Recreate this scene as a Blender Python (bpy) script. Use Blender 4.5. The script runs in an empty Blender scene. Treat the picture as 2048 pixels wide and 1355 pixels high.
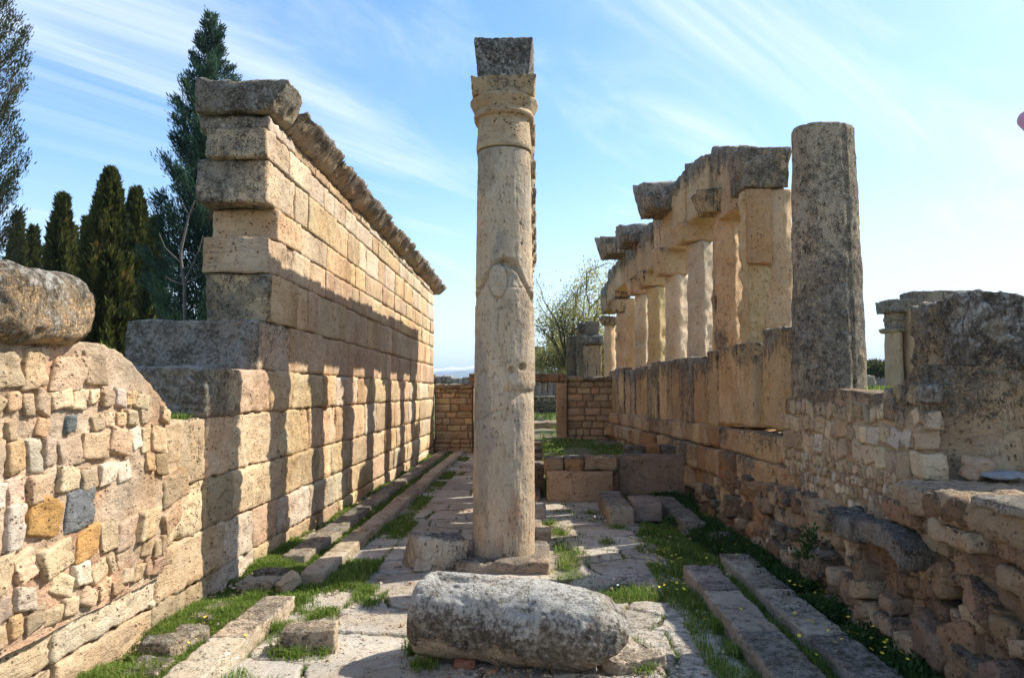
import bpy, math, random
import numpy as np
from mathutils import Vector
random.seed(7); RNG = np.random.default_rng(7)
R = math.radians
SC = bpy.context.scene
COL = SC.collection

# ------------------------------------------------------------------ camera
FPX = 1562.0; CAMZ = 1.65
PITCH = math.atan(95/FPX); YAW = math.atan(51/FPX)
cd = bpy.data.cameras.new('camera'); cam = bpy.data.objects.new('camera', cd); COL.objects.link(cam)
cam.location = (0, 0, CAMZ); cam.rotation_euler = (math.pi/2+PITCH, 0, YAW)
cd.sensor_width = 36; cd.lens = FPX/2048*36; cd.clip_start = .05; cd.clip_end = 30000
SC.camera = cam
_fw = np.array([-math.sin(YAW)*math.cos(PITCH), math.cos(YAW)*math.cos(PITCH), math.sin(PITCH)])
_rt = np.array([math.cos(YAW), math.sin(YAW), 0.])
_up = np.cross(_rt, _fw)
def ray(px, py): return _fw + (px-1024)/FPX*_rt - (py-677.5)/FPX*_up
def atY(px, py, Y):                       # point of the photograph's pixel at distance Y
    d = ray(px, py); t = Y/d[1]; return np.array([d[0]*t, Y, CAMZ+d[2]*t])
def atZ(px, py, z=0.):
    d = ray(px, py); t = (z-CAMZ)/d[2]; return np.array([d[0]*t, d[1]*t, z])
def zY(py, Y, px=1075): return float(atY(px, py, Y)[2])

# ------------------------------------------------------------------ noise
def _h(ix, iy, iz):
    h = (ix*374761393 + iy*668265263 + iz*1274126177) & 0xffffffff
    h = ((h ^ (h >> 13))*1274126177) & 0xffffffff
    h = ((h ^ (h >> 16))*2246822519) & 0xffffffff
    return ((h ^ (h >> 15)) & 0xffff)/65535.0
def vn(p):
    p = np.asarray(p, float); i = np.floor(p).astype(np.int64); f = p-i; f = f*f*f*(f*(f*6-15)+10)
    x, y, z = i[:, 0], i[:, 1], i[:, 2]; fx, fy, fz = f[:, 0], f[:, 1], f[:, 2]
    def L(a, b, t): return a+(b-a)*t
    c00 = L(_h(x, y, z), _h(x+1, y, z), fx); c10 = L(_h(x, y+1, z), _h(x+1, y+1, z), fx)
    c01 = L(_h(x, y, z+1), _h(x+1, y, z+1), fx); c11 = L(_h(x, y+1, z+1), _h(x+1, y+1, z+1), fx)
    return L(L(c00, c10, fy), L(c01, c11, fy), fz)
def fbm(p, o=3, g=.5):
    a = 1.; s = 0.; t = 0.; q = np.asarray(p, float)
    for k in range(o):
        s = s+a*vn(q+k*19.7); t += a; a *= g; q = q*2.03
    return s/t-.5                      # about -.5 .. .5
def sst(a, b, x):
    t = np.clip((x-a)/(b-a), 0, 1); return t*t*(3-2*t)

# ------------------------------------------------------------------ mesh builder
class MB:
    def __init__(s): s.v = []; s.q = []; s.t = []; s.c = []; s.k = []; s.n = 0
    def add(s, v, q=None, t=None, col=(.5, .4, .3), crust=0.):
        v = np.asarray(v, float); m = len(v)
        s.v.append(v)
        if q is not None and len(q): s.q.append(np.asarray(q, np.int64)+s.n)
        if t is not None and len(t): s.t.append(np.asarray(t, np.int64)+s.n)
        s.c.append(np.broadcast_to(np.asarray(col, float), (m, 3)))
        s.k.append(np.broadcast_to(np.asarray(crust, float), (m,)))
        s.n += m
    def build(s, name, mat, parent=None, smooth=True, origin=None):
        v = np.concatenate(s.v)
        off = np.zeros(3)
        if parent is not None: off = np.array(parent.location)
        if origin is not None: off = np.array(origin)
        v = v-off
        q = np.concatenate(s.q) if s.q else np.zeros((0, 4), np.int64)
        t = np.concatenate(s.t) if s.t else np.zeros((0, 3), np.int64)
        me = bpy.data.meshes.new(name)
        me.vertices.add(len(v)); me.vertices.foreach_set('co', v.astype(np.float32).ravel())
        nl = q.size+t.size; me.loops.add(nl)
        me.loops.foreach_set('vertex_index', np.concatenate([q.ravel(), t.ravel()]).astype(np.int32))
        me.polygons.add(len(q)+len(t))
        st = np.concatenate([np.arange(len(q))*4, q.size+np.arange(len(t))*3]).astype(np.int32)
        me.polygons.foreach_set('loop_start', st)
        me.polygons.foreach_set('use_smooth', np.full(len(q)+len(t), smooth))
        me.update(calc_edges=True)
        a = me.attributes.new('col', 'FLOAT_COLOR', 'POINT')
        c4 = np.ones((len(v), 4), np.float32); c4[:, :3] = np.concatenate(s.c); a.data.foreach_set('color', c4.ravel())
        a = me.attributes.new('crust', 'FLOAT', 'POINT'); a.data.foreach_set('value', np.concatenate(s.k).astype(np.float32))
        me.validate()
        me.materials.append(mat)
        o = bpy.data.objects.new(name, me); COL.objects.link(o)
        if parent is not None: o.parent = parent
        if origin is not None: o.location = origin
        return o
def tag(o, label=None, cat=None, group=None, kind=None):
    if label: o['label'] = label
    if cat: o['category'] = cat
    if group: o['group'] = group
    if kind: o['kind'] = kind
    return o
def thing(name, loc, label, cat, group=None):
    o = bpy.data.objects.new(name, None); COL.objects.link(o); o.location = loc; o.empty_display_size = .2
    bpy.context.view_layer.update()
    return tag(o, label, cat, group)

def rotz(a):
    c, s = math.cos(a), math.sin(a); return np.array([[c, -s, 0], [s, c, 0], [0, 0, 1.]])
def rotx(a):
    c, s = math.cos(a), math.sin(a); return np.array([[1., 0, 0], [0, c, -s], [0, s, c]])
def roty(a):
    c, s = math.cos(a), math.sin(a); return np.array([[c, 0, s], [0, 1., 0], [-s, 0, c]])

_sd = [0]
def block(mb, c, size, res=.04, rad=.03, amp=.012, big=.0, rot=None, col=(.5, .4, .3), crust=0., taper=(0, 0), seed=None, lam=.5, colvar=.12, sk=0., shape=None, chip=1.):
    """an eroded stone block: a rounded box, chipped along its edges and pitted"""
    _sd[0] += 1; sd = _sd[0] if seed is None else seed
    size = np.array(size, float); n = np.maximum(2, np.ceil(size/res).astype(int)); nx, ny, nz = n
    ids = []
    def F(i, j, k): return (i*(ny+1)+j)*(nz+1)+k
    for ax in range(3):
        for side in (0, 1):
            o = [a for a in range(3) if a != ax]
            A, B = np.meshgrid(np.arange(n[o[0]]), np.arange(n[o[1]]), indexing='ij'); A = A.ravel(); B = B.ravel()
            def pt(a, b):
                ijk = [None]*3; ijk[ax] = np.full(len(a), n[ax]*side); ijk[o[0]] = a; ijk[o[1]] = b
                return F(*ijk)
            q = np.stack([pt(A, B), pt(A+1, B), pt(A+1, B+1), pt(A, B+1)], 1)
            flip = (side == 0) ^ (ax == 1)
            ids.append(q[:, ::-1] if flip else q)
    q = np.concatenate(ids); u, inv = np.unique(q.ravel(), return_inverse=True); q = inv.reshape(-1, 4)
    k = u % (nz+1); j = (u//(nz+1)) % (ny+1); i = u//((nz+1)*(ny+1))
    half = size/2
    p = np.stack([i/nx, j/ny, k/nz], 1)*size-half
    off = np.array([sd*7.31 % 97, sd*3.17 % 89, sd*5.77 % 83])
    nzr = fbm(p*(1.6/(min(size)*.6+.05))+off, 4, .6)
    r = rad*.62*(.35+6.5*np.clip(nzr+.04, 0, .6)*chip+(1-chip)*1.2)+.004
    r = np.minimum(r, half.min()*.95)
    inner = np.clip(p, -(half-r[:, None]), half-r[:, None]); d = p-inner
    ln = np.linalg.norm(d, axis=1)[:, None]+1e-9; nn = d/ln
    p = inner+nn*r[:, None]
    if taper[0] or taper[1]:
        zz = (p[:, 2]/size[2]); p = p.copy(); p[:, 0] *= 1+taper[0]*zz; p[:, 1] *= 1+taper[1]*zz
    if sk:
        rs = random.Random(sd)
        p = p.copy(); p[:, 1] += p[:, 2]*rs.uniform(-sk, sk); p[:, 2] += p[:, 1]*rs.uniform(-sk, sk)*.4; p[:, 0] += p[:, 1]*rs.uniform(-sk, sk)*.3
    if shape is not None: p = shape(p)
    nl = nn
    if rot is not None: p = p@rot.T; nn = nn@rot.T
    p = p+np.array(c, float)
    P = p+off
    if amp:
        f1 = fbm(P*7, 4, .6); lamn = fbm(P*np.array([5, 5, 34.]), 3, .6)
        pit = np.clip(fbm(P*np.array([16, 16, 30.]), 2)-.16, 0, 1)*2.6
        disp = amp*(3.0*f1+lam*.85*lamn*(1-abs(nn[:, 2]))+1.5*fbm(P*24, 3, .6)-1.9*pit-2.2*np.clip(fbm(P*9+4, 3)-.17, 0, 1)*4)
        if big: disp = disp+big*2*fbm(P*(1.3/max(.15, size.min())), 3)
        p = p+nn*disp[:, None]
    col = np.array(col, float)
    cv = 1+colvar*4*fbm(P*1.9, 3)
    cc = col[None, :]*cv[:, None]
    kk = crust+.75*fbm(P*1.6, 4)+.22*np.clip(nn[:, 2], 0, 1)*(1 if crust > .01 else .5)
    mb.add(p, q=q, col=np.clip(cc, 0.01, 1), crust=kk)
    return p

def revolve(mb, cx, cy, prof, nth=96, res=.03, hx=0., hy=0., amp=.008, col=(.5, .4, .3), crust=0., lam=1., feat=None, seed=None, big=.0, M=None, colfn=None, flat=0.):
    """a column: stadium/round section following a profile [(z, r), ...]"""
    _sd[0] += 1; sd = _sd[0] if seed is None else seed
    zs = []; rs = []
    for (z0, r0), (z1, r1) in zip(prof[:-1], prof[1:]):
        L = math.hypot(z1-z0, r1-r0); m = max(1, int(math.ceil(L/res)))
        for a in range(m): t = a/m; zs.append(z0+(z1-z0)*t); rs.append(r0+(r1-r0)*t)
    zs.append(prof[-1][0]); rs.append(prof[-1][1]); zs = np.array(zs); rs = np.array(rs); nz = len(zs)
    th = np.arange(nth)/nth*2*math.pi
    Z, T = np.meshgrid(zs, th, indexing='ij'); Rr = np.repeat(rs[:, None], nth, 1)
    rmax = rs.max(); fr = Rr/rmax
    cs, sn = np.cos(T), np.sin(T)
    if flat:                                              # slightly squared, worn section
        Rr = Rr*(1+flat*(np.cos(4*T+.5)*.5))
    x = Rr*cs+hx*np.tanh(6*cs)*np.minimum(1, fr*2); y = Rr*sn+hy*np.tanh(6*sn)*np.minimum(1, fr*2)
    P = np.stack([x.ravel(), y.ravel(), Z.ravel()], 1)
    N = np.stack([cs.ravel(), sn.ravel(), np.zeros(cs.size)], 1)
    off = np.array([sd*7.31 % 97, sd*3.17 % 89, sd*5.77 % 83]); Q = P+off
    f1 = fbm(Q*6, 4, .6); lamn = fbm(Q*np.array([22, 22, 3.2]), 3, .6); pit = np.clip(fbm(Q*np.array([30, 30, 13.]), 2)-.17, 0, 1)*2.5
    d = amp*(2*f1+lam*1.6*lamn-1.6*pit)
    if big: d = d+big*2*fbm(Q*2.6, 3)
    if feat is not None: d = d+feat(P)
    P = P+N*(d*np.minimum(1, fr.ravel()*1.5))[:, None]
    P[:, 2] += (rs.min() < .05)*amp*3*fbm(Q*4, 3)*(1-np.minimum(1, abs(fr.ravel())))*1.0
    cc = np.array(col, float)[None, :]*(1+.45*fbm(Q*1.9, 3))[:, None]
    if colfn is not None: cc = colfn(P, cc)
    kk = crust+.6*fbm(Q*np.array([1.8, 1.8, .9]), 4)
    a = np.arange(nz-1)[:, None]*nth; b = np.arange(nth)[None, :]; b2 = (b+1) % nth
    q = np.stack([(a+b).ravel(), (a+b2).ravel(), (a+nth+b2).ravel(), (a+nth+b).ravel()], 1)
    if M is not None: P = P@M[0].T+M[1]
    else: P = P+np.array([cx, cy, 0])
    mb.add(P, q=q, col=np.clip(cc, .01, 1), crust=kk)

# ------------------------------------------------------------------ materials
def nodes(name):
    m = bpy.data.materials.new(name); m.use_nodes = True; nt = m.node_tree; nt.nodes.clear()
    return m, nt
class G:
    def __init__(s, nt): s.nt = nt
    def n(s, t, **kw):
        nd = s.nt.nodes.new(t)
        for k, v in kw.items(): setattr(nd, k, v)
        return nd
    def l(s, a, b): s.nt.links.new(a, b)
    def noise(s, vec, scale, detail=4, rough=.6, dist=0.):
        n = s.n('ShaderNodeTexNoise'); n.inputs['Scale'].default_value = scale; n.inputs['Detail'].default_value = detail
        n.inputs['Roughness'].default_value = rough; n.inputs['Distortion'].default_value = dist
        s.l(vec, n.inputs['Vector']); return n.outputs['Fac']
    def map(s, vec, sc):
        n = s.n('ShaderNodeMapping'); n.inputs['Scale'].default_value = sc; s.l(vec, n.inputs['Vector']); return n.outputs['Vector']
    def rng(s, v, a, b, c=0., d=1., smooth=True):
        n = s.n('ShaderNodeMapRange'); n.interpolation_type = 'SMOOTHSTEP' if smooth else 'LINEAR'
        s.l(v, n.inputs[0]); n.inputs[1].default_value = a; n.inputs[2].default_value = b; n.inputs[3].default_value = c; n.inputs[4].default_value = d
        return n.outputs[0]
    def math(s, op, a, b=None, c=None):
        n = s.n('ShaderNodeMath', operation=op)
        for i, x in enumerate((a, b, c)):
            if x is None: continue
            if isinstance(x, (int, float)): n.inputs[i].default_value = x
            else: s.l(x, n.inputs[i])
        return n.outputs[0]
    def mix(s, f, a, b, mode='MIX'):
        n = s.n('ShaderNodeMix', data_type='RGBA', blend_type=mode)
        for i, x in ((0, f), (6, a), (7, b)):
            if isinstance(x, (int, float)): n.inputs[i].default_value = x
            elif isinstance(x, tuple): n.inputs[i].default_value = (*x, 1)
            else: s.l(x, n.inputs[i])
        return n.outputs[2]
    def ramp(s, v, pts):
        n = s.n('ShaderNodeValToRGB'); e = n.color_ramp.elements
        while len(e) < len(pts): e.new(.5)
        for el, (p, c) in zip(e, pts): el.position = p; el.color = (*c, 1)
        s.l(v, n.inputs[0]); return n.outputs[0]

def stone_mat(name, streak=.5, warm=(.62, .36, .14), lichen_white=.5, bump=1., lam=True, speck=1., kstreak=.0, bw=.22):
    m, nt = nodes(name); g = G(nt)
    tc = g.n('ShaderNodeTexCoord'); P = tc.outputs['Object']
    at = g.n('ShaderNodeAttribute', attribute_name='col'); ck = g.n('ShaderNodeAttribute', attribute_name='crust')
    base = at.outputs['Color']
    v1 = g.noise(P, 3.1, 5, .65); v2 = g.noise(P, 14, 5, .7); fine = g.noise(P, 75, 4, .75)
    strk = g.noise(g.map(P, (9, 9, .9)), 1.0, 5, .65)
    lm = g.noise(g.map(P, (1.6, 1.6, 7)), 2.2, 6, .75, 1.2)
    stn = g.noise(g.map(P, (1, 1, .55)), .9, 6, .7, .8)
    base = g.mix(g.rng(stn, .48, .66, 0, .7), base, g.mix(1.0, base, (.80, .68, .55), 'MULTIPLY'))
    base = g.mix(g.rng(stn, .45, .30, 0, .6), base, g.mix(1.0, base, (1.12, 1.12, 1.10), 'MULTIPLY'))
    c = g.mix(g.rng(v1, .3, .7, 0, .55), base, g.mix(1.0, base, (1.08, .90, .74), 'MULTIPLY'))
    c = g.mix(g.rng(strk, .52, .72, 0, streak), c, warm)
    c = g.mix(g.rng(lm, .3, .75, .0, .32), c, g.mix(1.0, c, (1.35, 1.3, 1.22), 'MULTIPLY'))
    c = g.mix(g.rng(v2, .5, .75, 0, .45), c, g.mix(1.0, c, (.62, .54, .46), 'MULTIPLY'))
    c = g.mix(g.rng(fine, .35, .7, 0, .5), c, g.mix(1.0, c, (.68, .64, .6), 'MULTIPLY'))
    # travertine holes
    vor = g.n('ShaderNodeTexVoronoi'); vor.inputs['Scale'].default_value = 1.; g.l(g.map(P, (26, 26, 34) if lam else (42, 42, 16)), vor.inputs['Vector'])
    bnd = g.noise(g.map(P, (6, 6, 26) if lam else (34, 34, 5.5)), 1.4, 5, .75, .6)
    c = g.mix(g.rng(bnd, .57, .70, 0, bw*(speck if not lam else 1)), c, g.mix(1.0, c, (.58, .50, .42), 'MULTIPLY'))
    c = g.mix(g.rng(bnd, .44, .32, 0, bw*1.2), c, g.mix(1.0, c, (1.35, 1.33, 1.28), 'MULTIPLY'))
    hole = g.math('MULTIPLY', g.rng(vor.outputs['Distance'], .16, .36, 1, 0), g.rng(g.math('ADD', v2, g.math('MULTIPLY', g.math('SUBTRACT', v1, .5), .6)), .50, .60))
    c = g.mix(g.math('MULTIPLY', hole, .8*speck), c, (.10, .065, .04))
    # dark weathering crust and pale lichen
    k0 = g.math('ADD', ck.outputs['Fac'], g.math('MULTIPLY', g.math('SUBTRACT', v2, .5), .9))
    k0 = g.math('ADD', k0, g.math('MULTIPLY', g.math('SUBTRACT', fine, .5), 1.1))
    k0 = g.math('ADD', k0, g.math('MULTIPLY', g.math('SUBTRACT', strk, .5), .7*streak))
    k0 = g.math('ADD', k0, g.math('MULTIPLY', g.math('MULTIPLY', g.rng(g.noise(g.map(P, (16, 16, .7)), 1.0, 4, .6), .52, .66), kstreak), g.rng(ck.outputs['Fac'], -.05, .35)))
    cm = g.rng(k0, .22, .50)
    lich = g.noise(P, 30, 6, .8); pt = g.noise(P, 5.5, 5, .7, .6)
    lv = g.math('ADD', g.math('MULTIPLY', lich, .62), g.math('MULTIPLY', pt, .38))
    lv = g.math('ADD', lv, g.math('MULTIPLY', g.math('SUBTRACT', ck.outputs['Fac'], .45), .11))
    wl = .62 if lichen_white > .8 else .40
    cc = g.ramp(lv, [(.42, (.040, .034, .026)), (.485, (.12, .104, .080)), (.53, (.25, .222, .18)), (.60, (wl, wl*.96, wl*.86))])
    cc = g.mix(g.rng(g.noise(P, 3.7, 5, .7), .52, .62, 0, .6), cc, g.mix(.5, cc, base))
    c = g.mix(g.math('MULTIPLY', cm, .93), c, cc)
    orl = g.math('MULTIPLY', g.rng(g.noise(P, 7.5, 6, .75), .62, .68), cm)
    c = g.mix(g.math('MULTIPLY', orl, .4), c, (.30, .17, .05))
    b = g.n('ShaderNodeBsdfPrincipled'); g.l(c, b.inputs['Base Color']); b.inputs['Roughness'].default_value = .93
    b.inputs['Specular IOR Level'].default_value = .2
    h = g.math('ADD', g.math('MULTIPLY', fine, .35), g.math('MULTIPLY', v2, .9))
    iso = g.noise(P, 30, 5, .75); h = g.math('ADD', h, g.math('MULTIPLY', lm if lam else strk, .35)); h = g.math('ADD', h, g.math('MULTIPLY', iso, 1.0))
    h = g.math('SUBTRACT', h, g.math('MULTIPLY', hole, 1.1)); h = g.math('SUBTRACT', h, g.math('MULTIPLY', g.rng(bnd, .54, .68), .3))
    h = g.math('ADD', h, g.math('MULTIPLY', g.math('MULTIPLY', lich, cm), .8))
    bp = g.n('ShaderNodeBump'); bp.inputs['Strength'].default_value = 1.0; bp.inputs['Distance'].default_value = .017*bump
    g.l(h, bp.inputs['Height']); g.l(bp.outputs[0], b.inputs['Normal'])
    o = g.n('ShaderNodeOutputMaterial'); g.l(b.outputs[0], o.inputs[0])
    return m
M_ST = stone_mat('travertine', streak=.28)
M_COL = stone_mat('column_stone', streak=.35, lam=False, bump=1.0, kstreak=.25, speck=.35)
M_STK = stone_mat('streaked_stone', streak=.45, lam=False, warm=(.50, .30, .14), kstreak=.5)
M_RUB = stone_mat('rubble_stone', streak=.10, bump=1.1, speck=.6, bw=.12)
M_GREY = stone_mat('lichened_stone', streak=.1, lam=False, bump=1.5, lichen_white=1.)

def leaf_mat(name, c1, c2, c3=None, trans=.25):
    m, nt = nodes(name); g = G(nt)
    at = g.n('ShaderNodeAttribute', attribute_name='crust')
    c = g.ramp(at.outputs['Fac'], [(0, c1), (.7, c2), (1, c3 or c2)])
    b = g.n('ShaderNodeBsdfPrincipled'); g.l(c, b.inputs['Base Color']); b.inputs['Roughness'].default_value = .7; b.inputs['Specular IOR Level'].default_value = .25
    t = g.n('ShaderNodeBsdfTranslucent'); g.l(c, t.inputs['Color'])
    mx = g.n('ShaderNodeMixShader'); mx.inputs[0].default_value = trans; g.l(b.outputs[0], mx.inputs[1]); g.l(t.outputs[0], mx.inputs[2])
    o = g.n('ShaderNodeOutputMaterial'); g.l(mx.outputs[0], o.inputs[0])
    return m
M_CYP = leaf_mat('cypress_foliage', (.02, .032, .008), (.10, .11, .025), (.22, .16, .045), .35)
M_CON = leaf_mat('conifer_foliage', (.014, .032, .024), (.07, .14, .085), (.15, .21, .10), .35)
M_FEA = leaf_mat('feathery_foliage', (.035, .05, .02), (.075, .085, .035), (.17, .12, .07))
M_OLV = leaf_mat('pale_foliage', (.26, .27, .09), (.48, .46, .18), (.62, .54, .24), .5)
M_GRS = leaf_mat('grass_blades', (.07, .12, .018), (.19, .29, .04), (.48, .42, .18), .4)
M_WEED = leaf_mat('weed_leaves', (.02, .055, .012), (.05, .11, .02), (.09, .14, .03), .25)
def flat_mat(name, c, rough=.8, var=.25, sc=6.):
    m, nt = nodes(name); g = G(nt); tc = g.n('ShaderNodeTexCoord')
    n = g.noise(tc.outputs['Object'], sc, 5, .65)
    col = g.mix(g.rng(n, .3, .7), tuple(x*(1-var) for x in c), tuple(min(1, x*(1+var)) for x in c))
    b = g.n('ShaderNodeBsdfPrincipled'); g.l(col, b.inputs['Base Color']); b.inputs['Roughness'].default_value = rough
    o = g.n('ShaderNodeOutputMaterial'); g.l(b.outputs[0], o.inputs[0]); return m
M_BARK = flat_mat('bark', (.11, .085, .065), .9, .4, 12)
M_PALEBARK = flat_mat('pale_bark', (.15, .13, .11), .9, .2, 12)
M_YEL = flat_mat('yellow_petals', (.85, .62, .03), .6, .1)
M_WHT = flat_mat('white_petals', (.75, .75, .70), .6, .1)

# ------------------------------------------------------------------ ground
def ground_h(x, y):
    n = np.stack([x*.11, y*.11, x*0+.5], 1); und = fbm(n, 3)
    n2 = np.stack([x*.9, y*.9, x*0+3.5], 1); u2 = fbm(n2, 3)
    left = 1.25+.5*und+.10*u2
    right = 1.52+.4*und*sst(6, 30, abs(x))+.07*u2
    far = .38+.25*u2+sst(24, 46, y)*.75+.4*und
    far = far+sst(60, 160, y)*.5
    pit = -.10+0*x
    wl = sst(-2.85, -3.15, x); wr = sst(2.75, 3.05, x-2.0*sst(6.0, 5.2, y)); wf = sst(19.3, 20.0, y)
    h = pit*(1-wf)+far*wf
    h = h*(1-wl)+left*wl
    wr2 = wr*(1-sst(20, 26, y)*(1-sst(6, 12, x)))
    h = h*(1-wr2)+right*wr2
    wb = sst(.5, -2.5, y); h = h*(1-wb)+.0*wb
    r = np.hypot(x, y); h = h+sst(120, 900, r)*(-6)      # the plateau falls away
    return h
def axis(dense, a, b, far):
    s = list(np.arange(a, b+1e-6, dense)); st = dense; v = s[-1]
    while v < far: st *= 1.16; v += st; s.append(v)
    st = dense; v = s[0]; pre = []
    while v > -far: st *= 1.16; v -= st; pre.append(v)
    return np.array(pre[::-1]+s)
gx = axis(.09, -5, 5, 9000); gy = axis(.12, 0, 24, 9000)
X, Y = np.meshgrid(gx, gy, indexing='ij'); xf, yf = X.ravel(), Y.ravel()
zf = ground_h(xf, yf)
nyg = len(gy); a = np.arange(len(gx)-1)[:, None]*nyg; b = np.arange(nyg-1)[None, :]
q = np.stack([(a+b).ravel(), (a+nyg+b).ravel(), (a+nyg+b+1).ravel(), (a+b+1).ravel()], 1)
m, nt = nodes('grassy_earth'); g = G(nt); tc = g.n('ShaderNodeTexCoord'); P = tc.outputs['Object']
n1 = g.noise(P, .8, 6, .65); n2 = g.noise(P, 9, 6, .7); n3 = g.noise(P, 60, 4, .7)
c = g.ramp(n2, [(.3, (.10, .07, .045)), (.6, (.24, .18, .12)), (.8, (.34, .28, .2))])
gr = g.ramp(n3, [(.3, (.035, .06, .012)), (.7, (.12, .17, .035))])
c = g.mix(g.rng(g.math('ADD', n1, g.math('MULTIPLY', g.math('SUBTRACT', n2, .5), .5)), .44, .54), c, gr)
bs = g.n('ShaderNodeBsdfPrincipled'); g.l(c, bs.inputs['Base Color']); bs.inputs['Roughness'].default_value = 1
bp = g.n('ShaderNodeBump'); bp.inputs['Distance'].default_value = .03; g.l(n2, bp.inputs['Height']); g.l(bp.outputs[0], bs.inputs['Normal'])
o = g.n('ShaderNodeOutputMaterial'); g.l(bs.outputs[0], o.inputs[0]); M_GND = m
mb = MB(); mb.add(np.stack([xf, yf, zf], 1), q=q); gobj = mb.build('ground', M_GND); tag(gobj, kind='structure')

# ------------------------------------------------------------------ paving
rs = random.Random(3)
seeds = []; y = 2.2
while y < 20.5:
    dy = rs.uniform(.42, .78); x = -3.0+rs.uniform(0, .5)
    while x < 3.0:
        dx = rs.uniform(.5, 1.15) if x < .2 else rs.uniform(.42, .95)
        jj = .10 if x < .1 else .2
        seeds.append((x+dx/2, y+dy/2+rs.uniform(-jj, jj), rs.uniform(-.013, .013), rs.random(), rs.uniform(-.012, .012), rs.uniform(-.012, .012)))
        x += dx
    y += dy
seeds = np.array(seeds)
yy = [2.4]
while yy[-1] < 19.6: yy.append(yy[-1]+.0024*max(yy[-1], 4.2))
yy = np.array(yy); xx = np.arange(-2.75, 2.75, .013)
X, Y = np.meshgrid(xx, yy, indexing='ij'); x0, y0 = X.ravel(), Y.ravel()
P3 = np.stack([x0, y0, x0*0], 1)
wx = x0+.10*fbm(P3*3.2+5, 3)+.03*fbm(P3*14+2, 2); wy = y0+.10*fbm(P3*3.2+31, 3)+.03*fbm(P3*14+9, 2)
F1 = np.full(len(x0), 9.); F2 = F1.copy(); I = np.zeros(len(x0), int)
for si, s_ in enumerate(seeds):
    near = abs(wy-s_[1]) < 1.3
    dd = np.full(len(x0), 9.); dd[near] = np.hypot((wx[near]-s_[0])*.80, (wy[near]-s_[1])*1.12)
    lt = dd < F1; F2 = np.where(lt, F1, np.minimum(F2, dd)); F1 = np.where(lt, dd, F1); I = np.where(lt, si, I)
e = (F2-F1)/2
grow = sst(-.1, .25, fbm(P3*.8+77, 3))                  # where the joints are wide and grown over
gw = .004+.013*grow*(.5+fbm(P3*6, 2))
inn = sst(gw, gw+.009, e)
# grown-over drain strips beside the kerbs
strip = np.maximum(sst(-1.78, -1.90, x0+.16*fbm(P3*2.2+3, 3)), sst(1.08, 1.24, x0+.3*fbm(P3*1.6+13, 3)))
patch = sst(.13, .19, fbm(P3*1.1+50, 3))*sst(.0, .3, x0)*.9
mask = inn*(1-strip)*(1-patch)
sl = seeds[I]
h = mask*(.012+.6*sl[:, 2]+.6*(0+sl[:, 4]*(x0-sl[:, 0])+sl[:, 5]*(y0-sl[:, 1])))-.022*(1-mask)
h = h+mask*(.007*fbm(P3*np.array([9, 26, 1.])+I[:, None]*1.7, 4)-.004*sst(.02, 0, e))+(1-mask)*.03*fbm(P3*12, 3)+.03*fbm(P3*.7, 2)
# some ruts / broken flakes
h -= mask*.02*np.clip(fbm(P3*np.array([3, 11, 1.])+8, 3)-.16, 0, 1)*3
slabc = np.array([.455, .425, .37])*(1+.30*(sl[:, 3]-.5))[:, None]*(1+.5*fbm(P3*2+60, 3))[:, None]
slabc = slabc*(1-.0*strip[:, None])
dirt = np.array([.12, .088, .055])*(1+1.2*fbm(P3*8, 3))[:, None]
green = np.array([.05, .085, .014])*(1+1.0*fbm(P3*15, 3))[:, None]
gm = sst(-.02, .08, fbm(P3*1.7+7, 3)+.05+.14*strip)[:, None]
cc = slabc*mask[:, None]+(dirt*(1-gm)+green*gm)*(1-mask[:, None])
nyp = len(yy); a = np.arange(len(xx)-1)[:, None]*nyp; b = np.arange(nyp-1)[None, :]
q = np.stack([(a+b).ravel(), (a+nyp+b).ravel(), (a+nyp+b+1).ravel(), (a+b+1).ravel()], 1)
crust = np.where(mask > .5, .12+.45*fbm(P3*1.3, 4)+.10*sst(0, .6, x0), -1)
mb = MB(); mb.add(np.stack([x0, y0, h], 1), q=q, col=np.clip(cc, .01, 1), crust=crust)
M_PAVE = stone_mat('paving_stone', streak=.0, lam=True, bump=.9, speck=.5, bw=.2)
pav = mb.build('paving', M_PAVE); tag(pav, kind='structure')
PMASK = (x0, y0, mask, gm[:, 0], h)

HON = (.61, .46, .29); CREAM = (.62, .495, .335); PINK = (.57, .425, .295); ORNG = (.57, .40, .235); WHITE = (.66, .58, .47); BROWN = (.30, .20, .125); GREYB = (.17, .185, .20); TAN = (.50, .385, .26)
def pick(lst, r=random): return lst[r.randrange(len(lst))]
def jit(c, a=.1, r=random):
    k = 1+r.uniform(-a, a); return tuple(x*k*(1+r.uniform(-.04, .04)) for x in c)

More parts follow.
